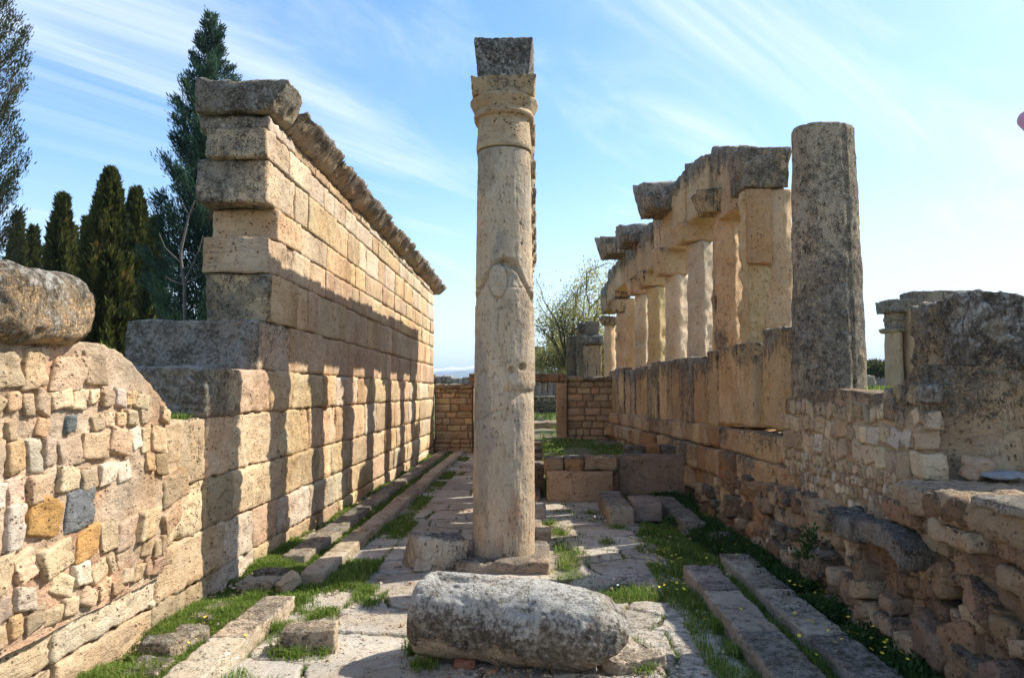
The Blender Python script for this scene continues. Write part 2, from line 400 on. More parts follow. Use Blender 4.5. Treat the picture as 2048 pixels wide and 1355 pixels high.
# ------------------------------------------------------------------ tall left wall
XL = -2.60
def zs_(z, y): return z*(1-.0042*max(0, y-7.3))
wall = thing('ashlar_wall', (XL-.3, 12.5, 0), 'tall sunlit wall of squared travertine blocks with a dark projecting cornice along the left side', 'wall')
rw = random.Random(11)
CZ = [-.12]+[float(atY(525, py_, 7.3)[2]) for py_ in (1090, 1010, 925, 823, 740, 640, 540, 466, 400, 315, 256, 230)]
courses = [(CZ[i_], CZ[i_+1], y_) for i_, y_ in enumerate((2.4, 2.6, 5.28, 5.30, 5.98, 7.15, 7.45, 7.42, 7.64, 7.32, 7.24, 7.30))]
mbs = MB(); mbp = MB()
for ci, (z0, z1, ys) in enumerate(courses):
    y = ys; first = True
    while y < 19.45:
        L = rw.choice([rw.uniform(.3, .6), rw.uniform(.6, 1.0), rw.uniform(.9, 1.35)]) if ci > 1 else rw.uniform(.6, 1.3)
        if first: L = rw.uniform(.7, 1.0)
        if y+L > 19.1: L = 19.5-y
        ym = y+L/2; zz0, zz1 = zs_(z0, ym), zs_(z1, ym)
        dz = rw.uniform(-.008, .008)
        thick = .62 if not first else rw.uniform(.58, .74)
        if first and ci in (3, 4, 5): thick = {3: .8, 4: 1.05, 5: 1.25}[ci]
        out = rw.uniform(-.008, .014)+(.02 if ci < 5 else 0)
        if ci <= 1: out += .0
        base = pick([HON, HON, CREAM, PINK, (.56, .43, .31), (.60, .49, .36)] if ci > 4 else [HON, CREAM, (.62, .53, .41), CREAM, (.58, .44, .29), TAN], rw)
        if ci in (10, 11, 9) and rw.random() < .35: base = (.64, .55, .43)
        cr = -.14
        if first: cr = {3: .16, 4: .48, 5: .52, 6: .42, 7: .08, 8: .10, 9: .34, 10: .30, 11: .46}.get(ci, -.05)
        if ci >= 9 and not first: cr = -.06
        res = max(.026, .0042*y)
        top = first and ci in (3, 4, 5, 6)
        def face_crust(p): return p
        g0 = rw.uniform(.003, .009)
        block(mbs, (XL+out-thick/2, ym, (zz0+zz1)/2+dz*.3), (thick, L-g0, zz1-zz0-.005), res=res, rad=.015 if ci > 4 else .034, amp=.0085 if ci > 4 else .015,
              big=(.006 if ci > 4 else .02)+(.022 if first else 0), col=jit(base, .09, rw), colvar=.16, crust=cr, sk=.02, lam=.8)
        # the pale face of a near end block is clean: only its weathered end and top keep the crust
        if first and cr > .1:
            kk = mbs.k[-1].copy(); vv = mbs.v[-1]
            facew = sst(XL-.05, XL-.005, vv[:, 0])*sst(ys+.02, ys+.10, vv[:, 1])
            mbs.k[-1] = kk-facew*(.35 if ci > 4 else .12)
        y += L; first = False
mbs.build('stonework', M_ST, wall)
# core behind the blocks
mb = MB()
for z0, z1, ys in courses:
    block(mb, (XL-.40, (ys+.35+19.3)/2, (z0+z1)/2*.972), (.62, 19.3-ys-.35, (z1-z0)+.01), res=.35, rad=.02, amp=.0, col=(.16, .11, .075), crust=0)
mb.build('rubble_core', M_RUB, wall)
# cornice of separate weathered blocks, gap near the far end
def corn_shape(sz):
    def f(p):
        p = p.copy(); t = (p[:, 2]/sz+.5)                    # 0 bottom .. 1 top: flaring to the corridor side
        p[:, 0] += np.where(p[:, 0] > 0, .30*np.clip(t, 0, 1)**.75*.75-.06, 0)
        return p
    return f
y = 7.2; k = 0
mbc = MB()
while y < 19.6:
    L = [.62, .95][k] if k < 2 else rw.uniform(.6, 1.0)
    if 14.9 < y < 15.2: y += .28
    ym = y+L/2; zb = zs_(CZ[-1]+.005, ym); hh = (.33 if k == 0 else .24-.002*(y-7.3))+rw.uniform(-.02, .02)
    if 14.2 < y < 14.95: hh *= .6
    block(mbc, (XL-(.30 if k == 0 else .22)+rw.uniform(-.012, .01), ym, zb+hh/2), (.74 if k == 0 else .60, L-rw.uniform(.004, .03), hh), res=max(.026, .004*y), rad=.05, amp=.014, big=.035, col=jit((.50, .42, .31), .12, rw), crust=.46 if y < 13 else .42, shape=corn_shape(hh), lam=1.2)
    # pale, cleaner underside
    vv = mbc.v[-1]; low = sst(zb+hh*.75, zb+hh*.1, vv[:, 2])*sst(XL-.12, XL-.02, vv[:, 0]); mbc.k[-1] = mbc.k[-1]-low*.32
    y += L; k += 1
mbc.build('cornice', M_ST, wall)
if 0: pass
# one loose brick bit lodged in the end joint


# ------------------------------------------------------------------ rubble walls
def stone_list(y0, y1, zbot, ztop, hmin, hmax, wr, rr):
    out = []; z = min(zbot(y0), zbot(y1))
    while z < 3:
        hh = rr.uniform(hmin, hmax); y = y0+rr.uniform(-.1, 0); any_ = False
        while y < y1:
            w = hh*rr.uniform(*wr); ym = y+w/2; zc = z+hh/2+rr.uniform(-.02, .02)
            if zc+hh*.35 < ztop(ym) and zc > zbot(ym): out.append((ym, zc, w, hh)); any_ = True
            y += w+rr.uniform(.004, .03)
        z += hh+rr.uniform(.006, .02)
        if not any_ and z > max(ztop(y0), ztop(y1)): break
    return out
def rubble_panel(face_x, y0, y1, zbot, ztop, thick, sgn, mortar, palette, hmin, hmax, wr, seed, parent, name='stonework', res=.018, prot=.03, crustf=None, skip=.06, xf=None):
    rr = random.Random(seed)
    mb = MB()
    ys = np.arange(y0, y1+1e-6, res)
    zmin = min(zbot(v) for v in ys); nz = int(max((ztop(v)-zmin) for v in ys)/res)+2
    # mortar bed: a slab with front, top and back, following the broken top edge
    V = []; prof = []
    rows = nz+8
    for v in ys:
        zt = ztop(v); zb = zbot(v)-.05
        fx = face_x if xf is None else xf(v)
        col_ = [(fx, zb+(zt-zb)*i/nz) for i in range(nz+1)]+[(fx-sgn*thick*t, zt) for t in (.12, .3, .5, .7, .88, 1.)]+[(fx-sgn*thick, zb)]
        prof.append([(a_, v, b_) for a_, b_ in col_])
    bx = face_x-sgn*thick; prof = [[(bx, y0, p_[2]) for p_ in prof[0]]]+prof+[[(bx, y1, p_[2]) for p_ in prof[-1]]]; ys = np.concatenate([[y0], ys, [y1]])
    V = np.array(prof); rows = V.shape[1]; V = V.reshape(-1, 3)
    N = np.zeros_like(V); N[:, 0] = sgn
    d = .03*fbm(V*3.5+seed, 3)+.03*fbm(V*16+seed, 4, .65)-.006
    V2 = V.copy(); V2[:, 0] += d*sgn; V2[:, 2] += .05*fbm(V*5+seed+9, 3)*sst(0, .1, V[:, 2]-zmin)
    a_ = np.arange(len(ys)-1)[:, None]*rows; b_ = np.arange(rows-1)[None, :]
    q_ = np.stack([(a_+b_).ravel(), (a_+rows+b_).ravel(), (a_+rows+b_+1).ravel(), (a_+b_+1).ravel()], 1)
    mc = np.array(mortar)[None, :]*(1+.9*fbm(V*5, 4))[:, None]
    pk = sst(.05, .2, fbm(V*2.3+4, 3))[:, None]; mc = mc*(1-pk)+mc*np.array([1.08, .92, .86])*pk
    kk = np.full(len(V), -.2) if crustf is None else crustf(V)
    mb.add(V2, q=q_, col=np.clip(mc, .01, 1), crust=kk)
    for (ym, zc, w, hh) in stone_list(y0, y1, zbot, ztop, hmin, hmax, wr, rr):
        if rr.random() < skip: continue
        fx = face_x if xf is None else xf(ym)
        pr = rr.uniform(.25, 1)*prot; dep = min(thick*.8, max(.1, hh*.9))
        base = pick(palette, rr)
        c_ = np.array([[fx, ym, zc]])
        cr = -.2 if crustf is None else float(crustf(c_)[0])+rr.uniform(-.1, .1)
        M_ = rotx(rr.gauss(0, .16))@rotz(rr.uniform(-.07, .07))
        block(mb, (fx+sgn*(pr-dep/2+.01), ym, zc), (dep, w*rr.uniform(.9, 1.05), hh*rr.uniform(.86, 1.1)), res=res*1.1, rad=hh*.085, amp=.007, big=.010, rot=M_, col=jit(base, .12, rr), crust=cr, sk=.36, colvar=.2)
    return mb.build(name, M_RUB, parent)

lw = thing('rubble_wall', (XL-.25, 4.2, 0), 'sunlit wall of mixed cream, orange and blue-grey rubble stones in pinkish mortar at the left foreground', 'wall')
def lzt(y): return float(np.interp(y, [2.0, 3.9, 4.35, 4.62, 4.8, 4.95, 5.1, 5.32], [1.92, 1.93, 1.9, 1.88, 1.8, 1.72, 1.66, 1.52]))
rubble_panel(XL+.06, 2.0, 5.30, lambda y: .42, lzt, .75, 1, (.52, .41, .30), [CREAM, WHITE, CREAM, ORNG, TAN, HON, CREAM, CREAM, TAN, (.55, .33, .13), (.50, .34, .25), GREYB, WHITE, CREAM, TAN, CREAM, WHITE, TAN, CREAM, (.58, .44, .34)], .07, .24, (.6, 1.7), 21, lw, res=.014, prot=.012, skip=.16)
boul = MB(); c0 = atY(70, 622, 4.25)
block(boul, (-3.02, 3.86, 2.055), (1.22, .80, .39), res=.02, rad=.15, amp=.010, big=.022, col=(.60, .43, .25), crust=.24, colvar=.2, lam=.2, chip=.15)
ob = boul.build('boulder', M_GREY, origin=(-3.02, 3.86, 1.87)); tag(ob, 'large rounded orange and grey boulder resting on top of the left rubble wall', 'boulder')

# ------------------------------------------------------------------ centre row
XC = -.32
def front_feat(P):
    s = P[:, 0]; z = P[:, 2]; fr = sst(.05, -.1, P[:, 1]); d = np.zeros(len(P))
    wob = .03*fbm(P*9+3, 3); wob2 = .05*fbm(P*4+8, 3)
    # ragged break: an arching groove with a loose oval flake set in it
    arch = 2.80-1.5*(s-.02)**2*2.6-.10*sst(.12, .27, s)+wob
    g1 = sst(.085, .0, abs(z-arch+.02)/1.0)*sst(.07, .03, abs(z-arch))
    d -= .075*g1*fr*(.6+2.4*np.clip(fbm(P*7+2, 3)+.1, 0, 1))
    el = ((s+.045)/.088)**2+((z-2.63+wob*.4)/.165)**2
    d += np.where(el < 1, .055*g1*fr+.012, 0)*sst(1.0, .8, el)*fr
    d -= .014*fr*sst(.12, .02, abs(el-1.05))
    # proud right-hand facing down to a ledge with two sockets
    rt = sst(.0, .02, s+wob)*sst(1.60, 1.625, z)*sst(2.62, 2.5, z-.2*s)
    d += .017*rt*fr
    for hx_, hz_ in ((.075, 1.80), (.17, 1.83)):
        d -= .05*sst(.034, .018, np.hypot(s-hx_, (z-hz_)*.9))*fr
    # cracks
    c1 = 1.34+.10*sst(-.25, .0, s)+wob*1.2; d -= .016*sst(.012, .0, abs(z-c1))*(s < .02)*fr
    c2 = 1.76-.35*(s+.1)+wob; d -= .010*sst(.010, .0, abs(z-c2))*(s < .0)*(s > -.2)*fr
    c3 = sst(.010, .002, abs(s-.01-.05*np.sin(z*5)-wob*.5))*sst(1.25, 1.4, z)*sst(2.6, 2.4, z); d -= .010*c3*fr
    pk = sst(1.48, 1.62, z)*sst(1.68, 1.6, z)*sst(.0, .03, s); d -= .02*pk*fr*(1+wob*10)
    return d
def front_col(P, cc):
    s = P[:, 0]; z = P[:, 2]
    red = sst(.10, .25, fbm(P*np.array([9, 9, 2.5])+40, 3))*sst(1.5, 1.0, z)*.5
    cc = cc*(1-red[:, None])+np.array([.44, .25, .16])*red[:, None]
    gy_ = (sst(.02, .16, fbm(P*np.array([4, 4, 1.6])+23, 4)+.10*sst(.0, -.2, s)*sst(2.75, 2.5, z)*sst(1.5, 1.8, z))*.6)[:, None]; cc = cc*(1-gy_)+np.array([.30, .27, .235])*gy_
    vio = sst(.02, .2, fbm(P*2.3+70, 3))*sst(.9, 1.2, z)*sst(1.7, 1.4, z)*.4
    cc = cc*(1-vio[:, None])+np.array([.33, .27, .27])*vio[:, None]
    return cc
def centre_pillar(Yc, first):
    lab = 'free standing pale travertine column with flared capital at the head of the central row, on a square plinth' if first else 'weathered travertine double half-column pier standing in the central row behind the front column'
    t = thing('stone_column', (XC, Yc+.25, 0), lab, 'column', None if first else 'piers of the central row')
    hi = first
    nth = 230 if first else 56; res = .011 if first else .05
    # shaft
    hy = .07 if first else .03
    r0, r1 = (.292, .252) if first else (.24, .22)
    mb = MB()
    zj = 3.90
    prof = [(.08, r0-.005), (.13, r0), (1.2, r0-.006), (2.55, r0-.018), (2.565, r0-.026), (2.58, r0-.02), (zj-.02, r1+.003), (zj-.006, r1-.008)]
    revolve(mb, XC, Yc+hy, prof, nth=nth, res=res, hy=hy, amp=.0065 if first else .01, col=(.56, .465, .34), crust=.0 if first else .1, feat=front_feat if first else None, seed=500+int(Yc*3), colfn=front_col if first else None)
    mb.build('shaft', M_COL, t)
    # capital: neck drum, torus, echinus, abacus
    mb = MB()
    prof = [(zj, .20), (zj+.004, r1+.012), (zj+.03, r1+.018), (4.17, r1-.004), (4.205, r1+.0), (4.215, r1+.03), (4.24, r1+.042), (4.265, r1+.03), (4.275, r1+.022), (4.33, r1+.05), (4.38, r1+.075), (4.40, r1+.06), (4.44, .2)]
    revolve(mb, XC, Yc+hy, prof, nth=nth, res=res*1.2, hy=hy, amp=.006, lam=.4, col=(.52, .42, .285), crust=.02, seed=600+int(Yc*3))
    cp = mb.build('capital', M_ST, t); mb = MB(); wx_ = .60
    block(mb, (XC, Yc+hy, 4.485), (wx_, .62 if first else .58, .19), res=.02 if first else .06, rad=.02, amp=.009, big=.012, col=(.47, .37, .24), crust=.16, taper=(.07, .03), lam=1.3)
    ab = mb.build('abacus', M_ST, t); ab.parent = cp
    mb = MB(); block(mb, (XC-.0, Yc+hy, .03), (.84 if first else .72, 1.0 if first else .75, .15), res=.025 if first else .07, rad=.03, amp=.012, big=.02, col=(.36, .30, .24), crust=.12); mb.build('plinth', M_ST, t)
    return t
YCs = [7.42+1.42*k for k in range(8)]
for k, yc in enumerate(YCs): centre_pillar(yc, k == 0)
# the beam lying on the central row, seen end on
for k in range(8):
    y0 = YCs[k]-.02 if k else YCs[0]+.02; y1 = YCs[k]+1.40 if k < 7 else YCs[k]+.6
    mb = MB(); hh = .485 if k == 0 else (.44 if k % 2 else .40)
    block(mb, (XC-.005, (y0+y1)/2, 4.585+hh/2), (.53, y1-y0, hh), res=.022 if k == 0 else .06, rad=.02, amp=.011, big=.012, col=(.36, .33, .28), crust=.62, taper=(.22, .0), lam=-.2)
    o_ = mb.build('architrave_block', M_GREY if k == 0 else M_STK, origin=(XC, (y0+y1)/2, 4.53))
    if k == 0: tag(o_, 'dark lichened wedge-shaped beam end on top of the free standing front column', 'stone beam')
    else: tag(o_, 'grey weathered beam carried by the piers behind the front column', 'stone beam', 'beams of the central row')

# ------------------------------------------------------------------ right colonnade
def XR(Y): return 2.90-.057*(Y-7.9)
def XF(Y): return 2.52-.057*(Y-7.9)
LA = .057
def YRp(px): return 5233/(px-1075+89)
def YFp(px): return 4639/(px-1075+89)
def rz(py, Y): return float(atY(1075+1562*XR(Y)/Y, py, Y)[2])
WARM = (.64, .475, .285)
def unit(px, hwpx, topy, label, style, crust=.05, zb=1.16, col=WARM, group=None, leanx=0.):
    Yc = YRp(px); Xc = XR(Yc); hw = hwpx*Yc/1562; zt = rz(topy, Yc)
    t = thing('stone_column', (Xc, Yc, zb), label, 'column', group)
    res = max(.022, .0038*Yc); nth = int(2*math.pi*.3/res)
    mb = MB()
    if style == 'round':
        hx = .09; r = hw-hx
        prof = [(zb, r*1.07), (zb+1.2, r*1.03), (zt-.03, r*.86), (zt, r*.80), (zt+.012, r*.4), (zt+.005, .002)]
        def ft(P):
            th_ = np.arctan2(P[:, 1], P[:, 0]); d = np.zeros(len(P))
            for a0, w_ in ((-.95, .10), (-1.9, .08), (-2.6, .09)):
                d -= .022*sst(w_, 0, abs(th_-a0+.02*np.sin(P[:, 2]*3)))
            al = th_+.72; rad_ = np.hypot(P[:, 0]-hx*np.sign(P[:, 0])*.8, P[:, 1])
            d += np.where(abs(al) < .62, np.minimum(0, rad_*(.86/np.cos(al)-1)), 0)
            return d
        revolve(mb, Xc, Yc, prof, nth=nth, res=res, hx=hx, amp=.012, big=.008, col=col, crust=crust, feat=ft, flat=.04)
        mb.build('shaft', M_GREY, t)
    else:
        # a squared pilaster on the corridor side with a half column behind it
        zt2 = zt
        r = .225 if px > 1500 else .20
        first_ = px > 1500
        if first_: block(mb, (Xc-.14, Yc-.04, (zb+zt2)/2), (.30, .30, zt2-zb), res=res, rad=.06, amp=.016, big=.05, col=jit(col, .08), crust=crust, rot=rotz(LA), lam=-.3)
        else:
            w_ = hw*1.52
            block(mb, (Xc+.0, Yc-.05, (zb+zt2)/2), (w_, w_, zt2-zb), res=res, rad=.05, amp=.016, big=.045, col=jit(col, .08), crust=crust, rot=rotz(R(rw.uniform(36, 50))), lam=-.3)
        mb.build('pilaster', M_COL, t)
        mb = MB()
        prof = [(zb, r*1.04), (zb+1.3, r), (zt2, r*.9), (zt2+.01, r*.3)]
        revolve(mb, Xc+(.10 if first_ else .10), Yc+(0 if first_ else .50), prof, nth=nth, res=res, hx=.03, amp=.016, big=.035, col=jit(col, .08), crust=crust+.05)
        mb.build('half_column', M_COL, t)
    return t, Xc, Yc, zt
def cap(t, Xc, Yc, z0, z1, wx, wy, crust=.2, taper=.15, col=WARM, dx=0., name='capital'):
    mb = MB(); res = max(.024, .004*Yc)
    block(mb, (Xc+dx, Yc, (z0+z1)/2), (wx, wy, z1-z0), res=res, rad=.04, amp=.012, big=.03, col=jit(col, .08), crust=crust, taper=(taper, taper*.5), rot=rotz(LA), lam=.6)
    return mb.build(name, M_STK, t)
GRC = 'columns of the right colonnade'
t, xc, yc, zt = unit(1650, 66, 256, 'tall grey lichened round column without a capital, nearest in the right colonnade', 'round', crust=.30, zb=1.14, col=(.50, .41, .30))
t, xc, yc, zt = unit(1530, 48, 386, 'pale pier with a patched square pilaster and a dark boxy capital, second column from the front on the right', 'pier', crust=-.05)
cap(t, xc, yc, zt, rz(306, yc), .58, .56, .50, .14, dx=-.06)
# patched panel on its face
mb = MB(); block(mb, (xc-.14, yc-.225, rz(460, yc)), (.30, .06, rz(388, yc)-rz(535, yc)), res=.022, rad=.02, amp=.01, big=.01, col=(.50, .31, .16), crust=-.1, rot=rotz(LA)); mb.build('facing', M_COL, t)
t, xc, yc, zt = unit(1458, 30, 430, 'warm pier with a dark stained edge and a thin projecting cap, third column from the front on the right', 'pier', crust=.08)
cap(t, xc, yc, zt, rz(386, yc), .62, .5, .30, .35, dx=-.12)
t, xc, yc, zt = unit(1402, 27, 488, 'pale broken pier with its lower half bitten away, fourth column from the front on the right', 'pier', crust=-.12, col=(.72, .61, .45))
cap(t, xc, yc, zt, rz(450, yc), .60, .5, .02, .35, dx=-.10)
t, xc, yc, zt = unit(1354, 23, 552, 'sunlit pier with a rounded corbel capital, fifth column from the front on the right', 'pier', crust=-.12, col=(.74, .62, .45))
cap(t, xc, yc, zt, rz(500, yc), .60, .5, -.02, .35, dx=-.10)
t, xc, yc, zt = unit(1314, 20, 575, 'ragged pier with chipped edges, sixth column from the front on the right', 'pier', crust=.02)
cap(t, xc, yc, zt, rz(545, yc), .56, .5, .25, .3, dx=-.08)
t, xc, yc, zt = unit(1287, 18, 590, 'narrow pale pier standing seventh from the front on the right', 'pier', crust=-.08, col=(.70, .58, .41))
cap(t, xc, yc, zt, rz(560, yc), .54, .5, .2, .3, dx=-.06)
t, xc, yc, zt = unit(1266, 16, 598, 'narrow pier standing eighth from the front on the right', 'pier', crust=-.05)
t, xc, yc, zt = unit(1246, 14, 625, 'short light pier with a rounded head, ninth from the front on the right', 'pier', crust=-.02)
cap(t, xc, yc, zt, rz(597, yc), .50, .5, .3, .2)
t, xc, yc, zt = unit(1219, 11, 650, 'farthest slim pier closing the right colonnade beyond the end wall', 'pier', crust=.05, zb=.4)
cap(t, xc, yc, zt, rz(634, yc), .5, .5, .3, .3)

arch = thing('architrave', (XR(14), 14, 4.2), 'broken dark topped architrave running over the piers of the right colonnade', 'architrave')
def beam(ya, yb, z0, z1a, z1b=None, w=.5, dx=0., crust=.2, col=WARM, name='beam_block', taper=0., rad=.04):
    ym = (ya+yb)/2; z1b = z1a if z1b is None else z1b; L = abs(yb-ya); zt_ = max(z1a, z1b); hgt = zt_-z0
    def shp(p):
        p = p.copy(); t_ = p[:, 1]/L+.5; top = z1a+(z1b-z1a)*t_; f = (top-z0)/hgt
        p[:, 2] = (p[:, 2]+hgt/2)*f-hgt/2; return p
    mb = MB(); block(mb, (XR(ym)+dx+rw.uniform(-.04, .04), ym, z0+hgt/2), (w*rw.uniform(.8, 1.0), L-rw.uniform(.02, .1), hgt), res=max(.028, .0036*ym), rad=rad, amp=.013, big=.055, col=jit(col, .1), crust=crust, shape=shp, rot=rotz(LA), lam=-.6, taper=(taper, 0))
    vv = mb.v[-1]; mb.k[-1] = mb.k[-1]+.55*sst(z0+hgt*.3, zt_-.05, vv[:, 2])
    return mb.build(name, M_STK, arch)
beam(10.25, 11.25, rz(440, 10.9), rz(300, 10.5), rz(292, 11.1), crust=.12)
beam(11.25, 12.6, rz(436, 12.0), rz(318, 11.6), rz(322, 12.4), crust=.02)
beam(12.6, 13.6, rz(452, 13.0), rz(345, 12.8), rz(366, 13.4), crust=.0)
beam(13.6, 15.2, rz(508, 14.4), rz(400, 14.0), rz(398, 15.0), crust=.06)
beam(13.45, 14.45, rz(432, 14.0), rz(376, 13.9), rz(368, 14.3), w=.95, dx=-.28, crust=.45, name='cornice_slab', taper=.3, rad=.06)
beam(15.2, 16.8, rz(548, 16.0), rz(452, 15.6), rz(458, 16.5), crust=.1)
beam(16.8, 18.4, rz(560, 17.6), rz(486, 17.2), rz(490, 18.1), crust=.1)
beam(16.5, 17.4, rz(492, 17.0), rz(455, 16.9), rz(458, 17.2), w=.85, dx=-.22, crust=.48, name='cornice_slab', taper=.3)
beam(18.1, 19.1, rz(514, 18.6), rz(476, 18.4), rz(474, 19.0), w=1.0, dx=-.33, crust=.48, name='cornice_slab', taper=.35)
beam(18.4, 19.9, rz(575, 19.1), rz(512, 18.8), rz(520, 19.6), crust=.05)
beam(19.9, 21.3, rz(600, 20.5), rz(532, 20.2), rz(545, 21.0), crust=.2)
beam(21.3, 22.6, rz(625, 22), rz(565, 21.6), rz(580, 22.4), crust=.25)

# upright slabs of the parapet on a stepped base
par = thing('parapet', (XF(14), 14, .5), 'row of upright streaked stone slabs on a stepped base below the right colonnade', 'parapet')
rp = random.Random(5)
def slab(ya, yb, z0, z1, th=.2, dx=0., col=WARM, crust=.12, name='upright_slab', lean=0., rad=.025, mat=None, big=.012, lam=-.5):
    ym = (ya+yb)/2; mb = MB()
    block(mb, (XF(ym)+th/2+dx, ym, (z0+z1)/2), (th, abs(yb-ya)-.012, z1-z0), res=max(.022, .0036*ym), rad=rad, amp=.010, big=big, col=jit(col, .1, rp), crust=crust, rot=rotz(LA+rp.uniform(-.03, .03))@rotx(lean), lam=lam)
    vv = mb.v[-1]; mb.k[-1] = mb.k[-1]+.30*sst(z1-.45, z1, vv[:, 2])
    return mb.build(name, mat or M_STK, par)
slab(9.05, 10.35, 1.18, 2.16, .24, crust=.06)
slab(7.95, 8.75, 1.20, 2.27, .16, dx=.02, crust=.02, lean=.03, col=(.50, .35, .19))
slab(8.78, 9.03, 1.18, 1.95, .3, dx=.12, crust=.35)
y = 10.4; k = 0
while y < 19.3:
    L = [.45, .8, .9][k] if k < 3 else rp.uniform(.55, .95)
    zt_ = 2.06+rp.uniform(-.05, .05)-(.0 if y < 12 else .01)
    if k == 0: zt_ = 2.13
    slab(y, y+L, 1.12-.02*(y-10), zt_, .22, dx=rp.uniform(-.02, .03), crust=rp.uniform(.08, .24)); y += L; k += 1
for (za, zb_, yst, dx) in ((.86, 1.15, 7.0, -.07), (.52, .86, 6.6, -.13), (.2, .52, 9.6, -.10)):
    y = yst
    while y < 19.3:
        L = rp.uniform(.35, .85)
        s_ = 1-.012*max(0, y-9)
        slab(y, y+L, za*s_, zb_*s_-.006, .5, dx=dx+rp.uniform(-.03, .03), col=pick([WARM, TAN, ORNG, (.42, .25, .13), CREAM], rp), crust=rp.uniform(-.22, .06), name='base_block', rad=.05, mat=M_ST, big=.02, lam=.3); y += L

# ------------------------------------------------------------------ right foreground: rubble wall, eroded core, rock
rwall = thing('rubble_wall', (2.6, 6.2, .4), 'shaded wall of small cream rubble stones between the grey column and the big rock on the right', 'wall')
def rzt(y): return float(np.interp(y, [4.8, 5.15, 5.3, 5.6, 6.4, 7.3, 7.8], [1.82, 1.76, 1.66, 1.60, 1.62, 1.60, 1.5]))
rubble_panel(2.42, 5.03, 7.75, lambda y: float(np.interp(y, [4.7, 6.2, 7.8], [.50, .62, .85])), rzt, .5, -1, (.42, .32, .21), [CREAM, CREAM, WHITE, TAN, (.46, .33, .2), CREAM, TAN], .07, .17, (.6, 1.3), 31, rwall, res=.016, prot=.006, crustf=lambda V: -.1+.5*sst(1.25, 1.62, V[:, 2])+.5*fbm(V*1.5+3, 3), skip=.04)

def corecol(P):
    n1_ = fbm(P*1.5+11, 3); n2_ = fbm(P*2.6+47, 3)
    c_ = np.tile(np.array([.34, .24, .155]), (len(P), 1))
    w1 = sst(.03, .17, n1_)[:, None]; c_ = c_*(1-w1)+np.array([.38, .24, .13])*w1
    w2 = sst(.05, .18, n2_)[:, None]; c_ = c_*(1-w2)+np.array([.46, .36, .25])*w2
    w3 = sst(.08, .2, -n2_)[:, None]; c_ = c_*(1-w3)+np.array([.24, .17, .13])*w3
    return c_*(1+.9*fbm(P*9, 3))[:, None]
core = thing('eroded_wall_foot', (2.45, 7.5, 0), 'shaded eroded brown foot of the right wall with ragged overhangs above the weeds', 'wall foot')
mb = MB()
def core_disp(mb, xface, y0, y1, zt, res=.02, amp=.15, seed=0):
    ys = np.arange(y0, y1, res); n = 46
    vs = np.linspace(0, 1, n)
    Yg, Vg = np.meshgrid(ys, vs, indexing='ij'); yf_, vf = Yg.ravel(), Vg.ravel()
    ztop_ = np.array([zt(v) for v in ys])[:, None]*np.ones((1, n)); zz = -.1+(ztop_.ravel()+.1)*vf
    xf_ = np.array([xface(v) for v in ys])[:, None]*np.ones((1, n)); xf_ = xf_.ravel()
    Pn = np.stack([xf_*0, yf_, zz], 1)+seed
    belly = .12*np.sin(vf*math.pi*.9)
    d = amp*2*fbm(Pn*np.array([1, 1.3, 2.2]), 4, .55)+.055*fbm(Pn*7, 3)+.025*fbm(Pn*24, 3)
    ridge = abs(fbm(Pn*np.array([1, 2.0, 4.5])+33, 3)); d += .07*sst(.10, .0, ridge)*.5
    hol = np.clip(fbm(Pn*np.array([1, 2.4, 3.2])+12, 2)-.12, 0, 1)*.7
    xx_ = xf_-d+hol+belly*.3-.10*(1-vf)**2
    V_ = np.stack([xx_, yf_, zz], 1)
    # back and top
    top = V_.reshape(len(ys), n, 3)
    extra = np.stack([top[:, -1]+np.array([dx_, 0, 0.02]) for dx_ in (.1, .25, .45)], 1)
    full = np.concatenate([top, extra], 1); m_ = n+3; V_ = full.reshape(-1, 3)
    a_ = np.arange(len(ys)-1)[:, None]*m_; b_ = np.arange(m_-1)[None, :]
    q_ = np.stack([(a_+b_).ravel(), (a_+b_+1).ravel(), (a_+m_+b_+1).ravel(), (a_+m_+b_).ravel()], 1)
    gr_ = sst(.06, .2, fbm(V_*3+90, 3))*sst(.35, .05, V_[:, 2])
    cc_ = corecol(V_); cc_ = cc_*(1-gr_[:, None])+np.array([.06, .08, .02])*gr_[:, None]
    mb.add(V_, q=q_, col=np.clip(cc_, .01, 1), crust=.05+.55*fbm(V_*1.3+7, 4))
core_disp(mb, lambda y: float(np.interp(y, [2.5, 4.4, 6, 8, 12.5], [2.30, 2.30, 2.34, 2.32, 2.22])), 2.4, 11.2, lambda y: float(np.interp(y, [2.4, 4.6, 5.0, 6.4, 8.5, 11.5], [.80, .80, .66, .70, .62, .55])), amp=.075)
rr = random.Random(15)
for k in range(190):
    y = rr.uniform(3.0, 11.0); z = rr.uniform(.0, .66); sz_ = rr.uniform(.07, .24)
    block(mb, (2.30+.10+rr.uniform(-.06, .03)+(-.07 if z < .3 else 0), y, z), (.22, sz_*rr.uniform(.8, 1.6), sz_*rr.uniform(.5, .9)), res=.022, rad=.03, amp=.010, big=.02, col=jit(pick([BROWN, TAN, (.36, .25, .16), (.42, .30, .19), (.30, .22, .16), CREAM], rr), .15, rr), crust=rr.uniform(-.1, .3), rot=rotx(rr.uniform(-.3, .3))@rotz(rr.uniform(-.2, .2)), sk=.25)
mb.build('eroded_core', M_RUB, core)
# broken grey lintel stuck in the core
mb = MB()
def lsh(p):
    p = p.copy(); p[:, 2] += -.16*(p[:, 1]/1.1)**2*np.where(p[:, 1] < 0, 1, .2)-.03*np.sin(p[:, 1]*6); return p
block(mb, (2.24, 5.28, .70), (.24, 1.15, .15), res=.02, rad=.04, amp=.012, big=.02, col=(.34, .31, .27), crust=.30, shape=lsh)
mb.build('grey_lintel', M_GREY, core)
